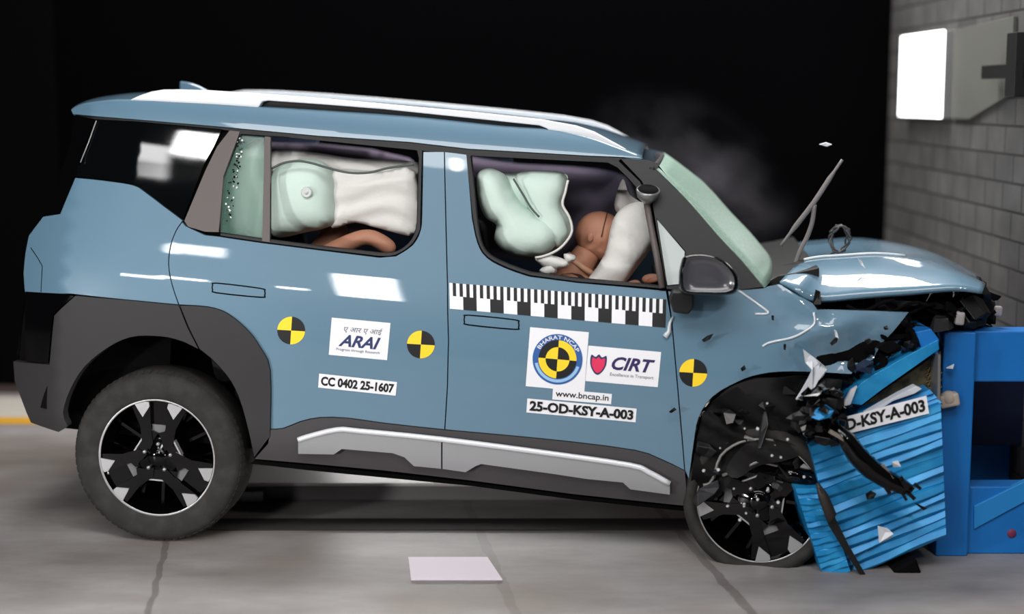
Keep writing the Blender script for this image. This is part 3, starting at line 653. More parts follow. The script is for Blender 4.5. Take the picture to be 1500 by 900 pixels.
fw = wheel('wheel', car, FW, (R(-4), R(33), R(-9)), True)
wheel('wheel', car, (2.5, 1.77, FW.z + .09), (0, 0, math.pi))
# rear wheel housing liner
c = RW; b = MB(); b.lathe([(.50, .05), (.43, .06), (.43, .42), (.3, .44), (0, .44)], (c.x, 0, c.z + .06), 'Y', 48, 0, R(8), R(170)); b.build('wheel_liner', MATTE, car)
# ---- crushed front corner: liner, struts, torn parts
panel('front_liner', [(1008, 700), (1012, 690), (1018, 646), (1026, 608), (1050, 578), (1085, 560), (1116, 551), (1160, 548), (1247, 551), (1235, 600), (1215, 660), (1195, 720), (1100, 745), (1010, 748)], MATTE, car, off=.16, thick=.02, shrink=0)
o = panel('liner_cap', sm([(1052, 583), (1070, 567), (1100, 556), (1120, 554), (1142, 560), (1160, 572), (1166, 579), (1120, 578), (1076, 579)], 3), mat('liner_grey', (24, 23, 23), .6, spec=.3), car, off=-.004, thick=.03)
panel('arch_panel', [(1010, 716), (1013, 690), (1019, 646), (1028, 608), (1050, 582), (1085, 563), (1116, 553), (1165, 550), (1235, 556), (1228, 600), (1190, 640), (1180, 690), (1150, 700), (1122, 712), (1100, 690), (1075, 700), (1060, 720), (1040, 738), (1030, 728), (1022, 740)], mat('liner_black', (8, 8, 8), .65, spec=.25), car, off=.012, thick=.006, step=.03, surf=SL)
panel('liner_fold', sm([(1062, 690), (1078, 664), (1100, 648), (1130, 643), (1160, 650), (1180, 664), (1150, 676), (1110, 684), (1080, 702)], 3), mat('liner_grey', (40, 38, 37), .6), car, off=-.02, thick=.02, step=.03, surf=SL)
random.seed(4)
b = MB()
for pts_, r_ in (([(1046, 700), (1056, 668), (1085, 648), (1120, 644), (1160, 650)], .006), ([(1058, 697), (1085, 687), (1112, 676)], .007), ([(1118, 678), (1150, 686), (1190, 698)], .005), ([(1030, 711), (1040, 708), (1050, 690)], .006), ([(1090, 640), (1120, 650), (1146, 655)], .008)):
    b.tube([locy(x, y, -.01) for x, y in sm(pts_, 3, False)], r_, 6)
b.build('arch_highlight_rods', mat('line_grey', (120, 118, 116), .4, .3), car)  # grey tubes standing for thin highlight arcs and rods in the wheel arch
b = MB(); A, B2 = locy(1112, 684, .02), locy(1186, 702, -.02); b.tube([A, A.lerp(B2, .35), A.lerp(B2, .36), B2], [.022, .022, .034, .036], 14); b.ell(B2, (.03, .03, .03)); b.build('shock_absorber', GLOSSB, car)
b = MB()
for k in range(46):
    px, py = random.uniform(1025, 1240), random.uniform(590, 735)
    if px > 1195 and py > 650: continue
    p = locy(px, py, random.uniform(-.03, .06)); rt = Matrix.Rotation(random.uniform(0, 3), 3, (random.random(), random.random(), random.random() + .1))
    b = MB(); b.chunk(p, (random.uniform(.04, .16), random.uniform(.02, .06), random.uniform(.012, .05)), rt); b.build('broken_part', random.choice((BLACK, BLACK, GLOSSB, CLAD, DSTEEL)), car, .004)
# engine bay
b = MB()
b.box((2.72, .9, .98), (.55, 1.3, .3)); b.box((2.95, .9, .93), (.3, 1.35, .2))
for k in range(60):
    px, py = random.uniform(1205, 1435), random.uniform(436, 500)
    if py > 452 and px < 1325 - (py - 452) * .6: continue
    if py > 480 and px > 1370: continue
    p = locy(px, py, random.uniform(.12, .5)); rt = Matrix.Rotation(random.uniform(0, 3), 3, (random.random(), random.random(), random.random() + .1))
    b.chunk(p, (random.uniform(.05, .18), random.uniform(.03, .12), random.uniform(.015, .06)), rt, random.choice((0, 0, 1, 0, 2, 0)))
for k in range(9):
    px = random.uniform(1210, 1400); b.tube([locy(px + i * 14, 448 + 8 * math.sin(i + k) + k * 2.5, .1 + .03*k) for i in range(6)], random.uniform(.005, .012), 8, 0)
b.build('engine_bay', [MATTE, BLACK, DSTEEL], car, .004)
b = MB(); b.box(locy(1405, 466, .14), (.035, .05, .05)); b.build('fluid_cap', mat('cap_grey', (150, 146, 146), .5), car, .008); b = MB(); b.box(locy(1462, 456, .3), (.03, .03, .04)); b.build('fluid_cap', mat('cap_grey', (150, 146, 146), .5), car, .008)
for k in range(26):
    px, py = random.uniform(1372, 1450), random.uniform(424, 488)
    b = MB(); b.chunk(locy(px, py, random.uniform(.15, .6)), (random.uniform(.06, .2), random.uniform(.04, .12), random.uniform(.03, .08)), Matrix.Rotation(random.uniform(0, 3), 3, (random.random(), random.random(), random.random() + .1))); b.build('broken_part', random.choice((MATTE, BLACK, BLACK, GLOSSB)), car, .004)
# torn dark edge along the broken front of the fender
b = MB()
for k in range(34):
    t = random.random(); px = 1335 - 100 * t + random.uniform(-12, 16); py = 478 + 75 * t + random.uniform(-10, 20)
    rt = Matrix.Rotation(random.uniform(0, 3), 3, (random.random(), random.random(), random.random() + .1))
    b.chunk(locy(px, py, random.uniform(.02, .18)), (random.uniform(.04, .13), random.uniform(.02, .06), random.uniform(.01, .04)), rt, random.choice((0, 0, 1, 1, 2)))
b.build('torn_bumper', [BLACK, MATTE, mat('navy_plastic', (30, 44, 66), .4)], car, .003)
# wiper arms
b = MB(); b.tube([locy(x, y, .55) for x, y in sm([(1144, 360), (1165, 332), (1192, 297), (1215, 262), (1234, 234)], 3, False)], [.006]*3 + [.010]*7 + [.006]*3, 8); b.tube([locy(x, y, .55) for x, y in sm([(1164, 392), (1172, 368), (1182, 348), (1190, 325), (1193, 300)], 3, False)], .009, 8)
b.build('wiper_arm', mat('wiper_grey', (120, 114, 114), .45), car)
b = MB(); cc = locy(1230, 350, .6)
b.tube([cc + Vector((.035*math.cos(a*.5) * (1 - .0*a) + .01*math.sin(a*1.7), .03*math.sin(a*1.1), .055*math.sin(a*.5))) for a in range(0, 44)], .004, 6); b.tube([cc + Vector((0, 0, -.05)), locy(1205, 376, .6)], .004, 6); b.build('loose_wire', mat('wire_grey', (74, 72, 74), .5), car)

# ---- interior
b = MB(); b.box((1.0, .9, .42), (3.0, 1.5, .06)); b.box((-.3, .9, .75), (.5, 1.4, .6)); b.build('floor_pan', MATTE, car)
def seat(x, y0, y1, zc=.58):
    s_ = empty('seat', (0, 0, 0), car); yc_ = (y0+y1)/2; w_ = y1 - y0
    b = MB(); b.box((x, yc_, zc), (.5, w_, .16)); b.build('seat_cushion', CLOTH, s_, .04)
    b = MB(); b.box((x - .33, yc_, zc + .36), (.15, w_, .66), Matrix.Rotation(R(-12), 3, 'Y')); b.build('backrest', CLOTH, s_, .05)
    for k in range(1 if w_ < .8 else 3):
        yy = yc_ if w_ < .8 else y0 + w_ * (k + .5) / 3
        b = MB(); b.box((x - .42, yy, zc + .80), (.11, .27, .18), Matrix.Rotation(R(-8), 3, 'Y')); b.tube([(x - .40, yy - .05, zc + .6), (x - .42, yy - .05, zc + .8)], .008); b.tube([(x - .40, yy + .05, zc + .6), (x - .42, yy + .05, zc + .8)], .008); b.build('headrest', CLOTH, s_, .035)
seat(1.35, .26, .78); seat(1.35, 1.02, 1.54); seat(.45, .24, 1.56)
b = MB(); b.box((2.2, .9, 1.0), (.35, 1.36, .3)); b.build('dashboard', BLACK, car, .05)
b = MB(); b.tube([Vector((1.93, .48, 1.07)) + Matrix.Rotation(R(-28), 3, 'Y') @ Vector((0, .18*math.cos(a), .18*math.sin(a))) for a in [2*math.pi*k/24 for k in range(24)]], .014, 8, 0, True); b.tube([(1.93, .48, 1.07), (2.1, .48, 1.0)], .03); b.build('steering_wheel', BLACK, car)
b = MB(); v = []
for i in range(9):
    for j in range(9): v.append(Vector((-.35 + 1.95*i/8, .32 + 1.16*j/8, 1.665 + .02*math.sin(math.pi*j/8) - .012*(i == 8))))
b.add(v, [(i*9+j, (i+1)*9+j, (i+1)*9+j+1, i*9+j+1) for i in range(8) for j in range(8)]); o = b.build('headliner', mat('headliner', (70, 62, 62), .9), car); sd = o.modifiers.new('s', 'SOLIDIFY'); sd.thickness = .01
# ---- airbags
cb = empty('curtain_airbag', (0, 0, 0), car)
cushion('rear_lobe', [(392, 214), (360, 212), (344, 225), (334, 262), (330, 305), (336, 340), (352, 350), (394, 350)], .30, .06, BAG, cb)
cushion('middle_lobe', [(400, 252), (420, 238), (450, 232), (478, 240), (490, 262), (492, 300), (490, 328), (450, 340), (400, 346), (392, 300)], .27, .09, BAG, cb)
cushion('tether_cloth', [(484, 252), (520, 250), (560, 252), (607, 250), (612, 340), (560, 336), (520, 326), (486, 334), (481, 300)], .28, .028, BAGW, cb, 3, .014, .006)
cushion('upper_cloth', [(398, 222), (450, 222), (520, 232), (612, 238), (612, 262), (560, 262), (500, 258), (440, 246), (398, 256)], .33, .03, BAGW, cb)
b = MB(); b.tube([locy(x, y, .165) for x, y in sm([(398, 247), (415, 239), (436, 236), (456, 239), (480, 246), (510, 253), (540, 253), (570, 246), (606, 241)], 4, False)], .0045, 6); b.build('seam_cord', mat('cord_grey', (84, 92, 90), .8), cb)
b = MB(); c = locy(449, 282, .175); b.lathe([(0, -.006), (.006, -.006), (.0075, .0), (.012, .0), (.018, -.004), (.022, .0), (.02, .012)], c, 'Y', 20); b.build('vent_button', mat('button_white', (200, 206, 204), .4), cb)
fb = empty('side_airbag', (0, 0, 0), car)
cushion('left_lobe', sm([(698, 262), (706, 249), (722, 247), (742, 258), (752, 280), (772, 305), (806, 322), (822, 345), (800, 372), (765, 376), (738, 368), (724, 350), (727, 330), (712, 320), (702, 298)], 2), .25, .085, BAG, fb, 2)
cushion('right_lobe', [(756, 258), (772, 251), (800, 250), (826, 254), (832, 264), (826, 300), (836, 320), (836, 345), (820, 362), (798, 350), (778, 318), (764, 290)], .27, .075, BAG, fb)
cushion('inner_lobe', [(722, 256), (750, 254), (790, 256), (800, 300), (810, 340), (790, 345), (756, 310), (738, 284)], .31, .06, BAG, fb)
b = MB(); b.tube([locy(x, y, .20) for x, y in sm([(832, 264), (828, 282), (824, 300), (834, 318), (838, 338), (830, 354), (816, 367), (798, 375), (784, 378)], 3, False)], .005, 8); b.build('edge_seam', BAGW, fb)
b = MB(); b.tube([locy(x, y, .19) for x, y in sm([(752, 262), (766, 285), (778, 305), (790, 318)], 3, False)], .004, 6); b.build('centre_seam', mat('cord_grey', (84, 92, 90), .8), fb)
cushion('driver_airbag', [(897, 324), (915, 302), (944, 297), (962, 322), (962, 350), (938, 386), (906, 424), (880, 424), (856, 418), (874, 392), (888, 366)], .33, .06, BAGW, car, 4, .02, .004)
cushion('airbag_flap', [(912, 262), (922, 285), (944, 300), (946, 312), (912, 316), (900, 300)], .40, .03, mat('flap_grey', (176, 172, 170), .9), car)
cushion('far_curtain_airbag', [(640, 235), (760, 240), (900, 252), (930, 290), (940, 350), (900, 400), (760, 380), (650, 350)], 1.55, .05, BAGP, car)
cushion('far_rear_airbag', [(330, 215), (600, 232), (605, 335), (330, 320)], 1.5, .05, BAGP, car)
for L_ in ([(784, 380), (800, 373), (822, 378), (834, 386), (826, 394), (800, 392)], [(790, 396), (806, 386), (816, 394), (812, 402), (796, 402)], [(826, 372), (842, 374), (842, 382), (830, 384)]):
    cushion('airbag_scrap', L_, .22, .02, BAGW, car, 3, .012)
# glass crumbs at the edge of the fixed window
random.seed(9); b = MB()
for k in range(70):
    t = random.random(); px = 351 - 24*t + random.uniform(-1, 9)*(1 if t < .5 else 1.2); py = 200 + 120*t + random.uniform(-6, 8)
    b.box(loc(px, py, .009), [random.uniform(.002, .007) for _ in range(3)], Matrix.Rotation(random.uniform(0, 3), 3, 'Y'), random.choice((0, 0, 1)))
b.build('glass_crumbs', [MATTE, WHITE], car)['kind'] = 'stuff'

# ---- stickers on the body side
LM = lambda px, py, o_: loc(px, py, o_)
LF = lambda px, py, o_: loc(px, py, o_, SF)
def marker(cx, cy, lab, mf, r=20.5):
    s = Sticker((cx - r + 1.5, cy - r - 1), (cx + r + 1.2, cy - r + 1.5), (cx + r - 1.5, cy + r + 1), (cx - r - 1.2, cy + r - 1.5), mf)
    for k, m in enumerate((INK, YEL, INK, YEL)): s.arc(.5, .5, .5, .5, 0, .5, k*math.pi/2, (k+1)*math.pi/2, m, 0); s.arc(.5, .5, .5, .5, .5, 1, k*math.pi/2, (k+1)*math.pi/2, m, 0)
    return s.build('target_marker', car, lab)
marker(426.5, 484.5, 'round yellow and black target on the rear door beside the wheel arch', LM)
marker(616.5, 505, 'round yellow and black target at the front edge of the rear door', LM)
marker(1015.5, 546.5, 'round yellow and black target on the front wing', LF)
s = Sticker((486, 465.5), (572, 473.5), (567, 528), (481.5, 520), LM); s.rect(0, 0, 1, 1, WHITE)
s.text('ए आर ए आई', .22, .17, .88, .37, GREYI, 1, .004, .2); s.text('ARAI', .15, .42, .86, .74, NAVY, 1, .028, .35); s.text('Progress through Research', .12, .79, .86, .88, GREYI)
s.build('sticker', car, 'white sticker reading ARAI on the rear door')
s = Sticker((467.5, 547.5), (581.5, 560), (579.5, 580), (466, 568), LM); s.rect(0, 0, 1, 1, WHITE, nx=8); s.text('CC 0402 25-1607', .03, .16, .97, .84, INK, 1, .04); s.build('sticker', car, 'white strip reading CC 0402 25-1607')
# measuring tape
s = Sticker((658, 414.5), (976, 439), (975, 480.5), (659, 452.5), LM)
n = 64
for k in range(n):
    s.rect(k/n, 0, (k+1)/n, .5, WHITE if k % 2 == 0 else INK, 0, 1, 2)
for k in range(16): s.rect(k/16, .5, (k+1)/16, 1, WHITE if k % 2 == 0 else INK, 0, 2, 2)
s.build('measuring_tape', car, 'black and white chequered measuring tape along the front door')
# emblem sticker
s = Sticker((776.5, 479.5), (862.5, 487), (856, 574), (770, 566), LM); s.rect(0, 0, 1, 1, WHITE)
cu, cv, ru, rv = .505, .50, .425, .425; PI = math.pi
s.arc(cu, cv, ru, rv, .74, 1, 0, 2*PI, ROYAL, 1, 48); s.arc(cu, cv, ru, rv, .80, .92, PI*1.08, PI*1.92, SKYI, 2, 30)
s.arctext('BHARAT NCAP', cu, cv, ru, rv, .79, .95, PI*.86, PI*.14, WHITE, 2)
for k, (m1, m2) in enumerate(((YEL, INK), (INK, YEL), (YEL, INK), (INK, YEL))):
    s.arc(cu, cv, ru, rv, .48, .76, k*PI/2, (k+1)*PI/2, m1, 2); s.arc(cu, cv, ru, rv, 0, .48, k*PI/2, (k+1)*PI/2, m2, 2)
s.build('sticker', car, 'white square sticker with a round blue, yellow and black emblem')
s = Sticker((862, 506.5), (968.5, 516), (963.5, 567.5), (857.5, 558.5), LM); s.rect(0, 0, 1, 1, WHITE)
sh = sm([(.05, .25), (.11, .30), (.155, .22), (.20, .30), (.26, .25), (.265, .5), (.22, .70), (.155, .80), (.09, .70), (.045, .5)], 3)
def fan(L): c_ = (sum(p[0] for p in L)/len(L), sum(p[1] for p in L)/len(L)); return [c_] + list(L), [(0, i+1, (i+1) % len(L) + 1) for i in range(len(L))]
uv, ff = fan(sh); s.raw(uv, ff, NAVY, 1)
uv, ff = fan([(.155 + (a-.155)*.8, .56 + (b_-.56)*.78) for a, b_ in sh]); s.raw(uv, ff, RED, 2)
s.text('CIRT', .34, .24, .93, .62, PURP, 1, .03, .3); s.text('Excellence in Transport', .33, .70, .93, .82, GREYI)
s.build('sticker', car, 'white sticker with a red shield reading CIRT')
s = Sticker((810, 569.5), (896.5, 577.5), (895, 592.5), (809, 585.5), LM); s.rect(0, 0, 1, 1, WHITE); s.text('www.bncap.in', .05, .12, .95, .88, INK, 1, .012); s.build('sticker', car, 'white strip reading www.bncap.in')
s = Sticker((772.5, 584), (932.5, 599), (931, 619), (771, 604.5), LM); s.rect(0, 0, 1, 1, WHITE, nx=10); s.text('25-OD-KSY-A-003', .025, .14, .975, .86, INK, 2, .04); s.build('sticker', car, 'white strip reading 25-OD-KSY-A-003 on the front door')
# pale tubes drawing the highlights along the wing's creases as colour
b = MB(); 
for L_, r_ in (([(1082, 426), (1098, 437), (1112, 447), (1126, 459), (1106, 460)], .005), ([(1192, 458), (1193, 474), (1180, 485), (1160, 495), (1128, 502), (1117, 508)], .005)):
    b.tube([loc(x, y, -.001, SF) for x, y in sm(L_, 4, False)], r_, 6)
b.build('wing_crease_highlight', mat('highlight_tear_pale', (206, 214, 220), .3, .2), car)
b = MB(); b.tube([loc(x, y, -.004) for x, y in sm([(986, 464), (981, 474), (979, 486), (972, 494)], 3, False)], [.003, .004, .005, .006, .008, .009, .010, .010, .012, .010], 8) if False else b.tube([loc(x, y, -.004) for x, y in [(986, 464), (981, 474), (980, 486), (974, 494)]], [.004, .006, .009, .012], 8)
b.build('door_edge_tear', mat('highlight_tear_pale', (206, 214, 220), .3), car)

# ================================================================== DUMMIES
def skinbody(name, joints, bones, m, parent):
    me = bpy.data.meshes.new(name); keys = list(joints); me.from_pydata([tuple(joints[k][0]) for k in keys], [(keys.index(a), keys.index(c)) for a, c in bones], [])
    o = link(name, me, parent); me.materials.append(m)
    sk = o.modifiers.new('skin', 'SKIN'); sk.use_smooth_shade = True
    for i, k in enumerate(keys):
        r_ = joints[k][1]; me.skin_vertices[0].data[i].radius = (r_, r_) if not isinstance(r_, tuple) else r_
        me.skin_vertices[0].data[i].use_root = (k == 'pelvis')
    ss = o.modifiers.new('sub', 'SUBSURF'); ss.levels = 2; ss.render_levels = 2
    return o
def W(px, py, y): return CARM @ locy(px, py, y)
def Lc(x, y, z): return CARM @ Vector((x, y, z))
def hand(mb, wrist, d, m=0):
    d = d.normalized(); sd_ = d.cross(Vector((0, 0, 1))).normalized()
    mb.ell(wrist + d*.045, (.042, .042, .022)); 
    for i, l in enumerate((.065, .075, .07, .055)):
        b0 = wrist + d*.075 + sd_*(i-1.5)*.018; mb.tube([b0, b0 + d*l*.5 - Vector((0, 0, .006)), b0 + d*l - Vector((0, 0, .028))], [.009, .0085, .007], 8)
    b0 = wrist + d*.03 + sd_*.035; mb.tube([b0, b0 + d*.03 + sd_*.022, b0 + d*.06 + sd_*.02], [.011, .010, .008], 8)
def headmesh(name, c, parent, fwd, m):
    b = MB(); b.ell((0, 0, 0), (.098, .076, .094), None, 28, 18)
    v = []
    for p in b.v:                                # skull to face
        q = p.copy()
        if q.x > 0 and q.z < .03: q.z -= .035 * q.x / .098; q.x *= .98
        if q.z < -.03: q.y *= .86
        for ez in (-.03, .03):                   # eye sockets
            d = (q - Vector((.085, ez, .004))).length
            if d < .03: q.x -= .010 * (1 - d / .03)
        d = math.hypot(q.y / .016, (q.z + .02) / .028)
        if q.x > .05 and d < 1: q.x += .022 * (1 - d)
        if q.x > .05 and abs(q.z + .062) < .005 and abs(q.y) < .03: q.x -= .006
        v.append(q)
    b.v = v
    for sg in (-1, 1): b.ell((-.03, .074*sg, -.01), (.012, .005, .018), None, 12, 8)
    b.tube([Vector((.1005*math.cos(a)*.0 + .012, .078*math.cos(a), .096*math.sin(a))) for a in [PI*k/14 for k in range(15)]], .0022, 6, 1)
    o = b.build(name, [m, mat('seam_brown', (84, 44, 28), .7)], parent)
    o.matrix_world = Matrix.Translation(c) @ fwd; return o
# driver
D0 = W(790, 520, .45)
dd = empty('crash_dummy', (D0.x, D0.y, 0)); tag(dd, 'brown-headed crash test dummy slumped forward in the front seat by the white airbag', 'crash test dummy')
bpy.context.view_layer.update()
J = {'pelvis': (Lc(1.38, .45, .74), .14), 'belly': (Lc(1.42, .45, .88), .13), 'chest': (Lc(1.56, .45, 1.03), (.16, .15)), 'neck0': (W(838, 400, .43), .075), 'neck1': (W(858, 376, .43), .06), 'neck2': (W(866, 362, .43), .055),
     'sh1': (W(828, 418, .25), .06), 'el1': (W(880, 452, .23), .045), 'wr1': (W(940, 415, .33), .032), 'sh2': (W(828, 418, .62), .06), 'el2': (Lc(1.8, .68, .95), .045), 'wr2': (Lc(1.92, .6, 1.12), .032),
     'hp1': (Lc(1.45, .36, .70), .09), 'kn1': (Lc(1.86, .34, .80), .07), 'an1': (Lc(2.05, .34, .52), .045), 'ft1': (Lc(2.2, .34, .52), .04), 'hp2': (Lc(1.45, .56, .70), .09), 'kn2': (Lc(1.86, .58, .80), .07), 'an2': (Lc(2.05, .58, .52), .045), 'ft2': (Lc(2.2, .58, .52), .04)}
BN = [('pelvis', 'belly'), ('belly', 'chest'), ('chest', 'neck0'), ('neck0', 'neck1'), ('neck1', 'neck2'), ('chest', 'sh1'), ('sh1', 'el1'), ('el1', 'wr1'), ('chest', 'sh2'), ('sh2', 'el2'), ('el2', 'wr2'), ('pelvis', 'hp1'), ('hp1', 'kn1'), ('kn1', 'an1'), ('an1', 'ft1'), ('pelvis', 'hp2'), ('hp2', 'kn2'), ('kn2', 'an2'), ('an2', 'ft2')]
def rel(o, root):
    o.parent = root; o.matrix_parent_inverse = root.matrix_world.inverted(); return o
rel(skinbody('body', J, BN, SKIN, None), dd)
hd = headmesh('head', W(878, 344, .43), None, Matrix.Rotation(R(-6), 4, 'Z') @ Matrix.Rotation(R(12), 4, 'Y'), SKIN); rel(hd, dd)
b = MB(); c = W(853, 388, .43); d_ = (W(866, 362, .43) - W(838, 400, .43)).normalized()
qz = d_.to_track_quat('Z', 'Y').to_matrix()
b.tube([c + qz @ Vector((.066*math.cos(a), .066*math.sin(a), 0)) for a in [2*PI*k/24 for k in range(24)]], .012, 8, 0, True); rel(b.build('neck_ring', mat('ring_tan', (196, 150, 120), .5), None), dd)
b = MB(); hand(b, J['wr1'][0], Vector((.8, -.1, .3))); rel(b.build('hand', SKIN, None), dd); b = MB(); hand(b, J['wr2'][0], Vector((.6, -.1, .6))); rel(b.build('hand', SKIN, None), dd)
J2 = {k: (v_[0] + Vector((0, 0, 0)), v_[1]) for k, v_ in J.items() if k in ('pelvis', 'belly', 'chest', 'sh1', 'sh2')}
J2 = {k: (p_, tuple(x * 1.1 for x in r_) if isinstance(r_, tuple) else r_ * 1.12) for k, (p_, r_) in J2.items()}
rel(skinbody('shirt', J2, [('pelvis', 'belly'), ('belly', 'chest'), ('chest', 'sh1'), ('chest', 'sh2')], SHIRT, None), dd)
# rear passenger
D1 = W(470, 420, .5); rdm = empty('crash_dummy', (D1.x, D1.y, 0)); tag(rdm, 'crash test dummy in the rear seat with one bent brown arm showing below the airbag', 'crash test dummy')
bpy.context.view_layer.update()
K = {'pelvis': (Lc(.42, .5, .76), .13), 'belly': (Lc(.44, .5, .9), .12), 'chest': (Lc(.50, .5, 1.06), (.15, .14)), 'neck0': (Lc(.52, .5, 1.22), .06), 'neck1': (Lc(.54, .5, 1.30), .055),
     'sh1': (W(455, 392, .3), .055), 'sha': (W(486, 368, .27), .038), 'el0': (W(520, 352, .26), .036), 'el1': (W(541, 345, .26), .034), 'fa': (W(560, 356, .26), .036), 'wr1': (W(580, 369, .26), .03), 'sh2': (Lc(.52, .7, 1.12), .055), 'el2': (Lc(.72, .74, .92), .04), 'wr2': (Lc(.92, .62, .86), .03),
     'hp1': (Lc(.5, .4, .73), .08), 'kn1': (Lc(.86, .38, .8), .06), 'an1': (Lc(.95, .38, .52), .04), 'ft1': (Lc(1.08, .38, .5), .035), 'hp2': (Lc(.5, .6, .73), .08), 'kn2': (Lc(.86, .62, .8), .06), 'an2': (Lc(.95, .62, .52), .04), 'ft2': (Lc(1.08, .62, .5), .035)}
BK = [('pelvis', 'belly'), ('belly', 'chest'), ('chest', 'neck0'), ('neck0', 'neck1'), ('chest', 'sh1'), ('sh1', 'sha'), ('sha', 'el0'), ('el0', 'el1'), ('el1', 'fa'), ('fa', 'wr1'), ('chest', 'sh2'), ('sh2', 'el2'), ('el2', 'wr2'), ('pelvis', 'hp1'), ('hp1', 'kn1'), ('kn1', 'an1'), ('an1', 'ft1'), ('pelvis', 'hp2'), ('hp2', 'kn2'), ('kn2', 'an2'), ('an2', 'ft2')]
rel(skinbody('body', K, BK, SKIN, None), rdm)
rel(headmesh('head', Lc(.56, .5, 1.40), None, Matrix.Rotation(R(10), 4, 'Y'), SKIN), rdm)
b = MB(); hand(b, K['wr1'][0], Vector((.7, -.05, -.5))); rel(b.build('hand', SKIN, None), rdm); b = MB(); hand(b, K['wr2'][0], Vector((1, -.1, 0))); rel(b.build('hand', SKIN, None), rdm)
K2 = {k: (p_, tuple(x * 1.1 for x in r_) if isinstance(r_, tuple) else r_ * 1.12) for k, (p_, r_) in K.items() if k in ('pelvis', 'belly', 'chest', 'sh1', 'sh2')}
rel(skinbody('shirt', K2, [('pelvis', 'belly'), ('belly', 'chest'), ('chest', 'sh1'), ('chest', 'sh2')], SHIRT, None), rdm)

# ================================================================== BARRIER
fy0, fy1 = 5.73, 6.75
def X_(px, Y=5.73, py=600): return wY(px, py, Y).x
fr_ = empty('barrier_frame', (1.8, 6.2, 0)); tag(fr_, 'blue steel barrier frame standing against the block wall', 'frame')
def fb_(name, *a, m=FBLUE, bevel=.006): return inv(slab(name, *a, m, fr_, bevel), fr_)
ztop = wY(1400, 487, fy0).z; zfar = .70; zU = wY(1400, 562, fy0).z; zL = wY(1400, 716, fy0).z; xa, xb = X_(1379), X_(1426)
fb_('post', xa, xb, fy0, fy0 + .12, 0, ztop); fb_('post', xa, xb, fy1 - .12, fy1, 0, zfar)
fb_('face_plate', xa - .012, xa - .0005, fy0 + .02, fy1, .06, zfar)
fb_('top_beam', xb + .0005, 2.195, fy0 + .03, fy0 + .14, zU, ztop); fb_('top_beam', xb + .0005, 2.195, fy1 - .14, fy1, zU - .16, zfar)
fb_('bottom_beam', xb + .0005, 2.195, fy0 + .03, fy0 + .14, 0, zL); fb_('bottom_beam', xb + .0005, 2.195, fy1 - .14, fy1, 0, zL)
P = [wY(x, y, fy0 + .02) for x, y in ((1427, 742), (1512, 700), (1512, 730), (1427, 776))]
o = prism('brace', P, (0, .03, 0), mat('brace_blue', (34, 132, 204), .5), fr_, .003); inv(o, fr_)
fb_('inner_plate', xb + .0005, 2.19, fy1 - .30, fy1 - .28, zL, zU - .02, m=mat('deep_navy', (16, 28, 62), .7))
b = MB(); b.lathe([(0, -.004), (.016, -.004), (.018, 0)], wY(1482, 782, fy0 + .03), 'Y', 20); inv(b.build('red_knob', mat('knob_red', (120, 50, 84), .6), fr_), fr_)
b = MB(); b.box(wY(1389, 586, fy0 - .02), (.075, .05, .05), Matrix.Rotation(R(-12), 3, 'Y')); b.ell(wY(1389, 584, fy0 - .03), (.03, .02, .03)); o = b.build('frame_bolt', mat('bolt_tan', (176, 164, 152), .5), None, .008, True); tag(o, 'pale tan bolt block sticking out of the blue frame beside the torn core', 'bolt')
# honeycomb block
hb = empty('honeycomb_block', (1.4, 5.9, 0)); tag(hb, 'crushed cyan honeycomb barrier block with ridged face in front of the blue frame', 'crash barrier')
def ridged(name, TL, TR, BR, BL, Y, nr, amp, depth, m, seed=1, nu=26, slant=.0):
    random.seed(seed); ph = [random.uniform(.4, 1.3) for _ in range(nr + 2)]; hh = [random.uniform(-1, 1) for _ in range(nr + 2)]
    nv = nr * 8; v = []
    for j in range(nv + 1):
        t = j / nv; k = t * nr; i_ = int(min(nr - 1, k)); fr__ = k - i_
        saw = (fr__ if fr__ < .82 else (1 - fr__) / .18 * .82)
        for i in range(nu + 1):
            u = i / nu; tt = t + .006 * math.sin(u * 9 + i_ * 2.1) * (0 if j in (0, nv) else 1)
            px = (1-tt)*((1-u)*TL[0] + u*TR[0]) + tt*((1-u)*BL[0] + u*BR[0]); py = (1-tt)*((1-u)*TL[1] + u*TR[1]) + tt*((1-u)*BL[1] + u*BR[1])
            d = -amp * ph[i_] * saw + .012 * hh[i_] * math.sin(3.1 * u + i_) + slant * u
            v.append(wY(px, py, Y + d))
    n = len(v); f = [(j*(nu+1)+i, (j+1)*(nu+1)+i, (j+1)*(nu+1)+i+1, j*(nu+1)+i+1) for j in range(nv) for i in range(nu)]
    v2 = v + [p + Vector((0, depth, 0)) for p in v]; f2 = f + [tuple(q + n for q in g_[::-1]) for g_ in f]
    for a, c in bedges(f): f2.append((c, a, a + n, c + n))
    o = mesh(name, v2, f2, m, hb); fixn(o); return inv(o, hb)
ridged('ridged_face', (1187, 655), (1378, 592), (1386, 786), (1232, 852), 5.56, 15, .016, .75, CYAN, 3)
ridged('label_ridge', (1262, 606), (1362, 571), (1381, 592), (1240, 640), 5.60, 3, .010, .6, CYAN, 5, 14)
ridged('corner_block', (1165, 716), (1206, 716), (1246, 838), (1208, 852), 5.53, 16, .006, .5, CYAN, 8, 8)
P = [wY(x, y, 5.62) for x, y in sm([(1237, 590), (1262, 561), (1300, 538), (1335, 518), (1374, 498)], 2, False) + [(1376, 512), (1342, 536), (1292, 571), (1262, 594)]]
inv(prism('bent_top_sheet', P, (0, .85, 0), CYAN, hb, .002), hb)
inv(prism('fold_flap', [wY(x, y, 5.63) for x, y in ((1342, 487), (1364, 482), (1376, 498), (1374, 520), (1350, 510))], (0, .3, 0), FBLUE, hb, .003), hb)
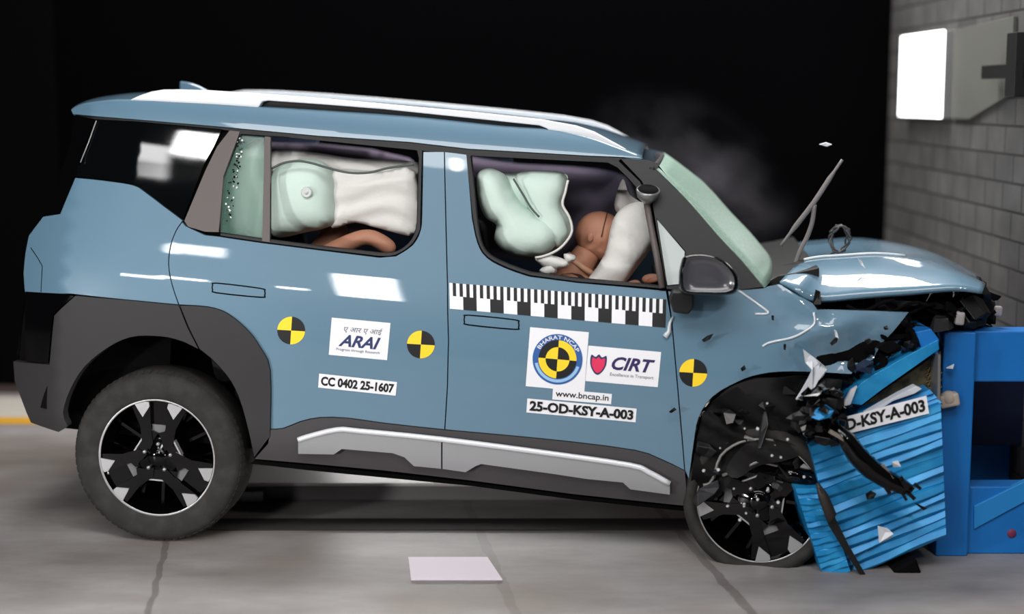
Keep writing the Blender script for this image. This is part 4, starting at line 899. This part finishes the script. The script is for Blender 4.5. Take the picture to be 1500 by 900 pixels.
inv(prism('torn_core', [wY(x, y, 5.70) for x, y in ((1255, 600), (1300, 568), (1345, 538), (1378, 515), (1378, 598), (1340, 606), (1250, 625))], (0, .6, 0), OLIVE, hb, 0), hb)
b = MB()
for k in range(12):
    for j in range(4):
        c = wY(1359 + j*5.2 + (k % 2)*2.5, 540 + k*5.2, 5.695); b.lathe([(.0055, .0), (.0066, -.006), (.0066, 0)], c, 'Y', 6)
inv(b.build('honeycomb_cells', mat('cell_tan', (140, 124, 84), .6), hb), hb).__setitem__('kind', 'stuff')
inv(prism('torn_white_edge', [wY(x, y, 5.575) for x, y in ((1268, 607), (1290, 594), (1318, 578), (1342, 566), (1351, 570), (1340, 577), (1308, 588), (1290, 600))], (0, .05, 0), SHARD, hb, .002), hb)
inv(prism('plate_edge', [wY(x, y, 5.60) for x, y in ((1374, 520), (1378, 520), (1377, 592), (1373, 590))], (0, .9, 0), STEEL, hb, 0), hb)
inv(prism('white_flap', [wY(x, y, 5.60) for x, y in ((1247, 572), (1256, 566), (1246, 593), (1234, 596))], (0, .02, 0), SHARD, hb, .001), hb)
inv(prism('seam_tear', [wY(x, y, 5.50) for x, y in ((1199, 712), (1206, 716), (1224, 760), (1244, 800), (1268, 842), (1262, 846), (1236, 806), (1214, 770))], (0, .03, 0), BLACK, hb, .002), hb)
s = Sticker((1238, 611), (1357, 580), (1361, 606), (1241, 636), lambda px, py, o_: wY(px, py, 5.545 + o_ * 1.5)); s.rect(0, 0, 1, 1, WHITE); s.text('D-KSY-A-003', .0, .14, .965, .84, INK, 1, .04); o = s.build('number_strip', hb, 'white strip reading D-KSY-A-003'); inv(o, hb)
o = prism('dark_wedge', [wY(x, y, 5.52) for x, y in ((1308, 838), (1342, 818), (1352, 845), (1348, 862), (1322, 856))], (0, .25, 0), MATTE, None, .01); recentre(o); tag(o, 'dark wedge on the floor under the corner of the cyan block', 'wedge')  # dark wedge-shaped piece at floor level

# ================================================================== DEBRIS
def flake(name, pts, Y, m, label, cat='debris', th=.006, group=None, bend=.012):
    n = len(pts); P = [wY(x, y, Y + bend * math.sin(i * 2.3)) for i, (x, y) in enumerate(pts)]
    o = prism(name, P, (0, th, .002), m, None, .0012); recentre(o); tag(o, label, cat, group); return o
def carY(px, py, off=-.04): return (CARM @ loc(px, py, off)).y
flake('plastic_shard', [(1177, 513), (1190, 523), (1202, 532), (1212, 541), (1206, 552), (1199, 558), (1191, 573), (1203, 574), (1197, 585), (1180, 588), (1166, 586), (1176, 570), (1184, 556), (1190, 543), (1180, 532)], carY(1190, 550, -.06), SHARD, 'large pale grey plastic shard flying below the crumpled wing', th=.012)
b = MB(); L_ = [(1226, 628), (1240, 645), (1256, 668), (1276, 688), (1300, 704), (1322, 714), (1336, 719)]
pts_ = [wY(x, y, 5.42 + .01*math.sin(i*1.7)) for i, (x, y) in enumerate(L_)]
b.tube(pts_, [.018, .034, .04, .04, .036, .03, .018], 7); 
for k in range(16):
    t = random.random(); i = int(t*5.9); p = pts_[i].lerp(pts_[i+1], random.random()); b.box(p + Vector((random.uniform(-.03, .03), -.02, random.uniform(-.03, .03))), (random.uniform(.02, .08), .01, random.uniform(.008, .02)), Matrix.Rotation(random.uniform(.4, 1.1), 3, 'Y'), random.choice((0, 0, 1)))
o = b.build('torn_trim_strip', [GLOSSB, mat('strip_glint', (120, 112, 104), .4)], None, 0, True); tag(o, 'twisted black trim strip hanging across the ridged cyan block', 'debris')
b = MB(); pts_ = [wY(x, y, 5.47) for x, y in ((1197, 708), (1206, 728), (1217, 756), (1215, 766))]; b.tube(pts_, [.006, .02, .022, .008], 7); b.box(pts_[1], (.012, .03, .08), Matrix.Rotation(R(-20), 3, 'Y')); o = b.build('torn_trim_strip', [mat('strip_brown', (40, 34, 30), .5)], None, 0, True); tag(o, 'short dark torn strip stuck in the seam of the cyan block', 'debris')
random.seed(21); b = MB()
for k in range(48):
    px, py = random.uniform(1168, 1230), random.uniform(572, 640); rt = Matrix.Rotation(random.uniform(0, 3), 3, (random.random(), random.random(), random.random()+.1))
    b.chunk(wY(px, py, random.uniform(5.42, 5.56)), (random.uniform(.05, .13), random.uniform(.02, .05), random.uniform(.01, .05)), rt, random.choice((0, 0, 0, 1, 2)))
o = b.build('crushed_headlamp', [GLOSSB, BLACK, DSTEEL], None, .003, True); tag(o, 'crushed black headlamp wreck wedged between the wing and the cyan block', 'debris')
flake('blue_scrap', [(1188, 612), (1196, 600), (1210, 594), (1222, 602), (1216, 612), (1200, 616)], 5.40, CYAN, 'torn cyan scrap on the crushed black headlamp wreck')
flake('white_scrap', [(1286, 772), (1300, 775), (1309, 783), (1304, 790), (1288, 796)], 5.47, SHARD, 'white triangular scrap low on the ridged cyan block')
flake('white_scrap', [(1307, 678), (1316, 676), (1320, 684), (1308, 685)], 5.47, SHARD, 'small white scrap above the tip of the twisted trim strip')
flake('black_scrap', [(1268, 725), (1276, 720), (1284, 724), (1280, 731), (1270, 733)], 5.47, BLACK, 'black scrap below the twisted trim strip')
flake('black_scrap', [(1340, 738), (1348, 741), (1358, 746), (1352, 748)], 5.47, BLACK, 'thin black scrap right of the twisted trim strip')
flake('glass_scrap', [(1128, 536+230), (1140, 532+228), (1150, 764), (1142, 772), (1130, 770)], 5.40, GLOSSB, 'black ring-like scrap in front of the crumpled front wheel')
flake('white_scrap', [(1060, 606), (1078, 608), (1074, 620), (1064, 622)], carY(1068, 612), mat('scrap_grey', (110, 108, 108), .5), 'grey scrap in the front wheel arch')
flake('dark_chip', [(1216, 504), (1222, 497), (1229, 493), (1226, 502), (1219, 507)], carY(1222, 500), INK, 'dark chip over the middle of the crumpled wing')
flake('dark_chip', [(1266, 499), (1274, 496), (1278, 501), (1271, 505)], carY(1272, 500), INK, 'dark chip over the crumpled wing nearest its torn front edge')
flake('dark_chip', [(1294, 480), (1300, 478), (1302, 483), (1296, 484)], carY(1298, 481), INK, 'dark chip by the top front corner of the crumpled wing')
flake('dark_chip', [(1028, 499), (1036, 493), (1045, 490), (1040, 498), (1031, 502)], carY(1036, 497), INK, 'dark chip on the wing right above the yellow and black target')
flake('dark_chip', [(980, 604), (988, 598), (991, 601), (983, 606)], carY(985, 602), INK, 'dark chip on the front door below the yellow and black target')
flake('dark_chip', [(1085, 541), (1091, 536), (1093, 541), (1087, 545)], carY(1088, 540), INK, 'dark chip just above the front wheel arch')
flake('dark_chip', [(1130, 463), (1134, 463), (1134, 470), (1131, 470)], carY(1132, 466), INK, 'dark chip under the pale highlight line beside the door mirror')
flake('dark_chip', [(1148, 505), (1152, 505), (1151, 514), (1148, 513)], carY(1150, 509), INK, 'dark chip under the long crease highlight of the wing')
flake('white_scrap', [(1222, 484), (1226, 486), (1229, 497), (1224, 494)], carY(1226, 490, -.06), SHARD, 'thin white splinter above the dark chip on the wing')
flake('white_scrap', [(1256, 378), (1263, 384), (1268, 394), (1261, 388)], (CARM @ locy(1262, 386, .2)).y, SHARD, 'thin white splinter above the bent bonnet')
flake('white_scrap', [(1200, 212), (1210, 209), (1219, 212), (1211, 215)], 6.3, SHARD, 'white fleck in mid air above the bent wiper')
flake('dark_chip', [(1195, 425), (1202, 428), (1203, 446), (1197, 452), (1190, 447)], carY(1196, 440, .02), BLACK, 'black torn tab at the rear corner of the bonnet')
flake('white_scrap', [(1386, 540), (1398, 534), (1396, 541)], 5.70, SHARD, 'white fleck stuck on the blue frame post')
# tiny flecks over the wrecked wheel: nothing tells them apart
random.seed(33); src = None
for k, (px, py) in enumerate([(1055, 657), (1031, 690), (1124, 591), (1091, 628), (1090, 742), (1093, 752), (1084, 762), (1110, 732), (1131, 668), (1144, 670), (1178, 699), (1110, 628), (1052, 688), (1154, 644), (1125, 716), (1140, 736), (1066, 742), (1075, 716)]):
    q = wY(px, py, 5.40 if px > 1060 else 5.46)
    if src is None:
        b = MB(); b.chunk((0, 0, 0), (.013, .006, .011)); src = b.build('white_fleck', SHARD); o = src
    else: o = src.copy(); COL.objects.link(o)
    o.scale = (random.uniform(.4, .85),) * 3; o.location = q; o.rotation_euler = (0, random.uniform(0, 3), 0); tag(o, 'tiny white fleck among the wreckage of the front wheel', 'debris', 'white flecks over the wrecked front wheel')

# ================================================================== SMOKE
b = MB(); b.ell((0, 0, 0), (1, 1, 1), None, 32, 20)
sm_o = b.build('smoke_cloud', MATTE); sm_o.location = wY(1012, 262, 6.6); sm_o.scale = (.62, .4, .40); sm_o.rotation_euler = (0, R(32), 0)
vm = bpy.data.materials.new('smoke'); vm.use_nodes = True; nt = vm.node_tree; nt.nodes.clear(); N = nt.nodes.new; L = nt.links.new
out = N('ShaderNodeOutputMaterial'); pv = N('ShaderNodeVolumePrincipled'); pv.inputs['Color'].default_value = (.84, .8, .92, 1); pv.inputs['Anisotropy'].default_value = .1
tc = N('ShaderNodeTexCoord'); ln = N('ShaderNodeVectorMath'); ln.operation = 'LENGTH'; L(tc.outputs['Object'], ln.inputs[0])
mr_ = N('ShaderNodeMapRange'); mr_.interpolation_type = 'SMOOTHSTEP'; mr_.inputs[1].default_value = .0; mr_.inputs[2].default_value = .92; mr_.inputs[3].default_value = 1; mr_.inputs[4].default_value = 0; L(ln.outputs['Value'], mr_.inputs[0])
nz = N('ShaderNodeTexNoise'); nz.inputs['Scale'].default_value = 2.4; nz.inputs['Detail'].default_value = 4; L(tc.outputs['Object'], nz.inputs['Vector'])
m2_ = N('ShaderNodeMapRange'); m2_.inputs[1].default_value = .42; m2_.inputs[2].default_value = .75; m2_.inputs[3].default_value = 0; m2_.inputs[4].default_value = 1; L(nz.outputs[0], m2_.inputs[0])
mm = N('ShaderNodeMath'); mm.operation = 'MULTIPLY'; L(mr_.outputs[0], mm.inputs[0]); L(m2_.outputs[0], mm.inputs[1])
m3 = N('ShaderNodeMath'); m3.operation = 'MULTIPLY'; L(mm.outputs[0], m3.inputs[0]); m3.inputs[1].default_value = .75; L(m3.outputs[0], pv.inputs['Density']); L(pv.outputs[0], out.inputs['Volume'])
sm_o.data.materials.clear(); sm_o.data.materials.append(vm)
tag(sm_o, 'thin grey smoke drifting up above the windscreen', 'smoke', kind='stuff')
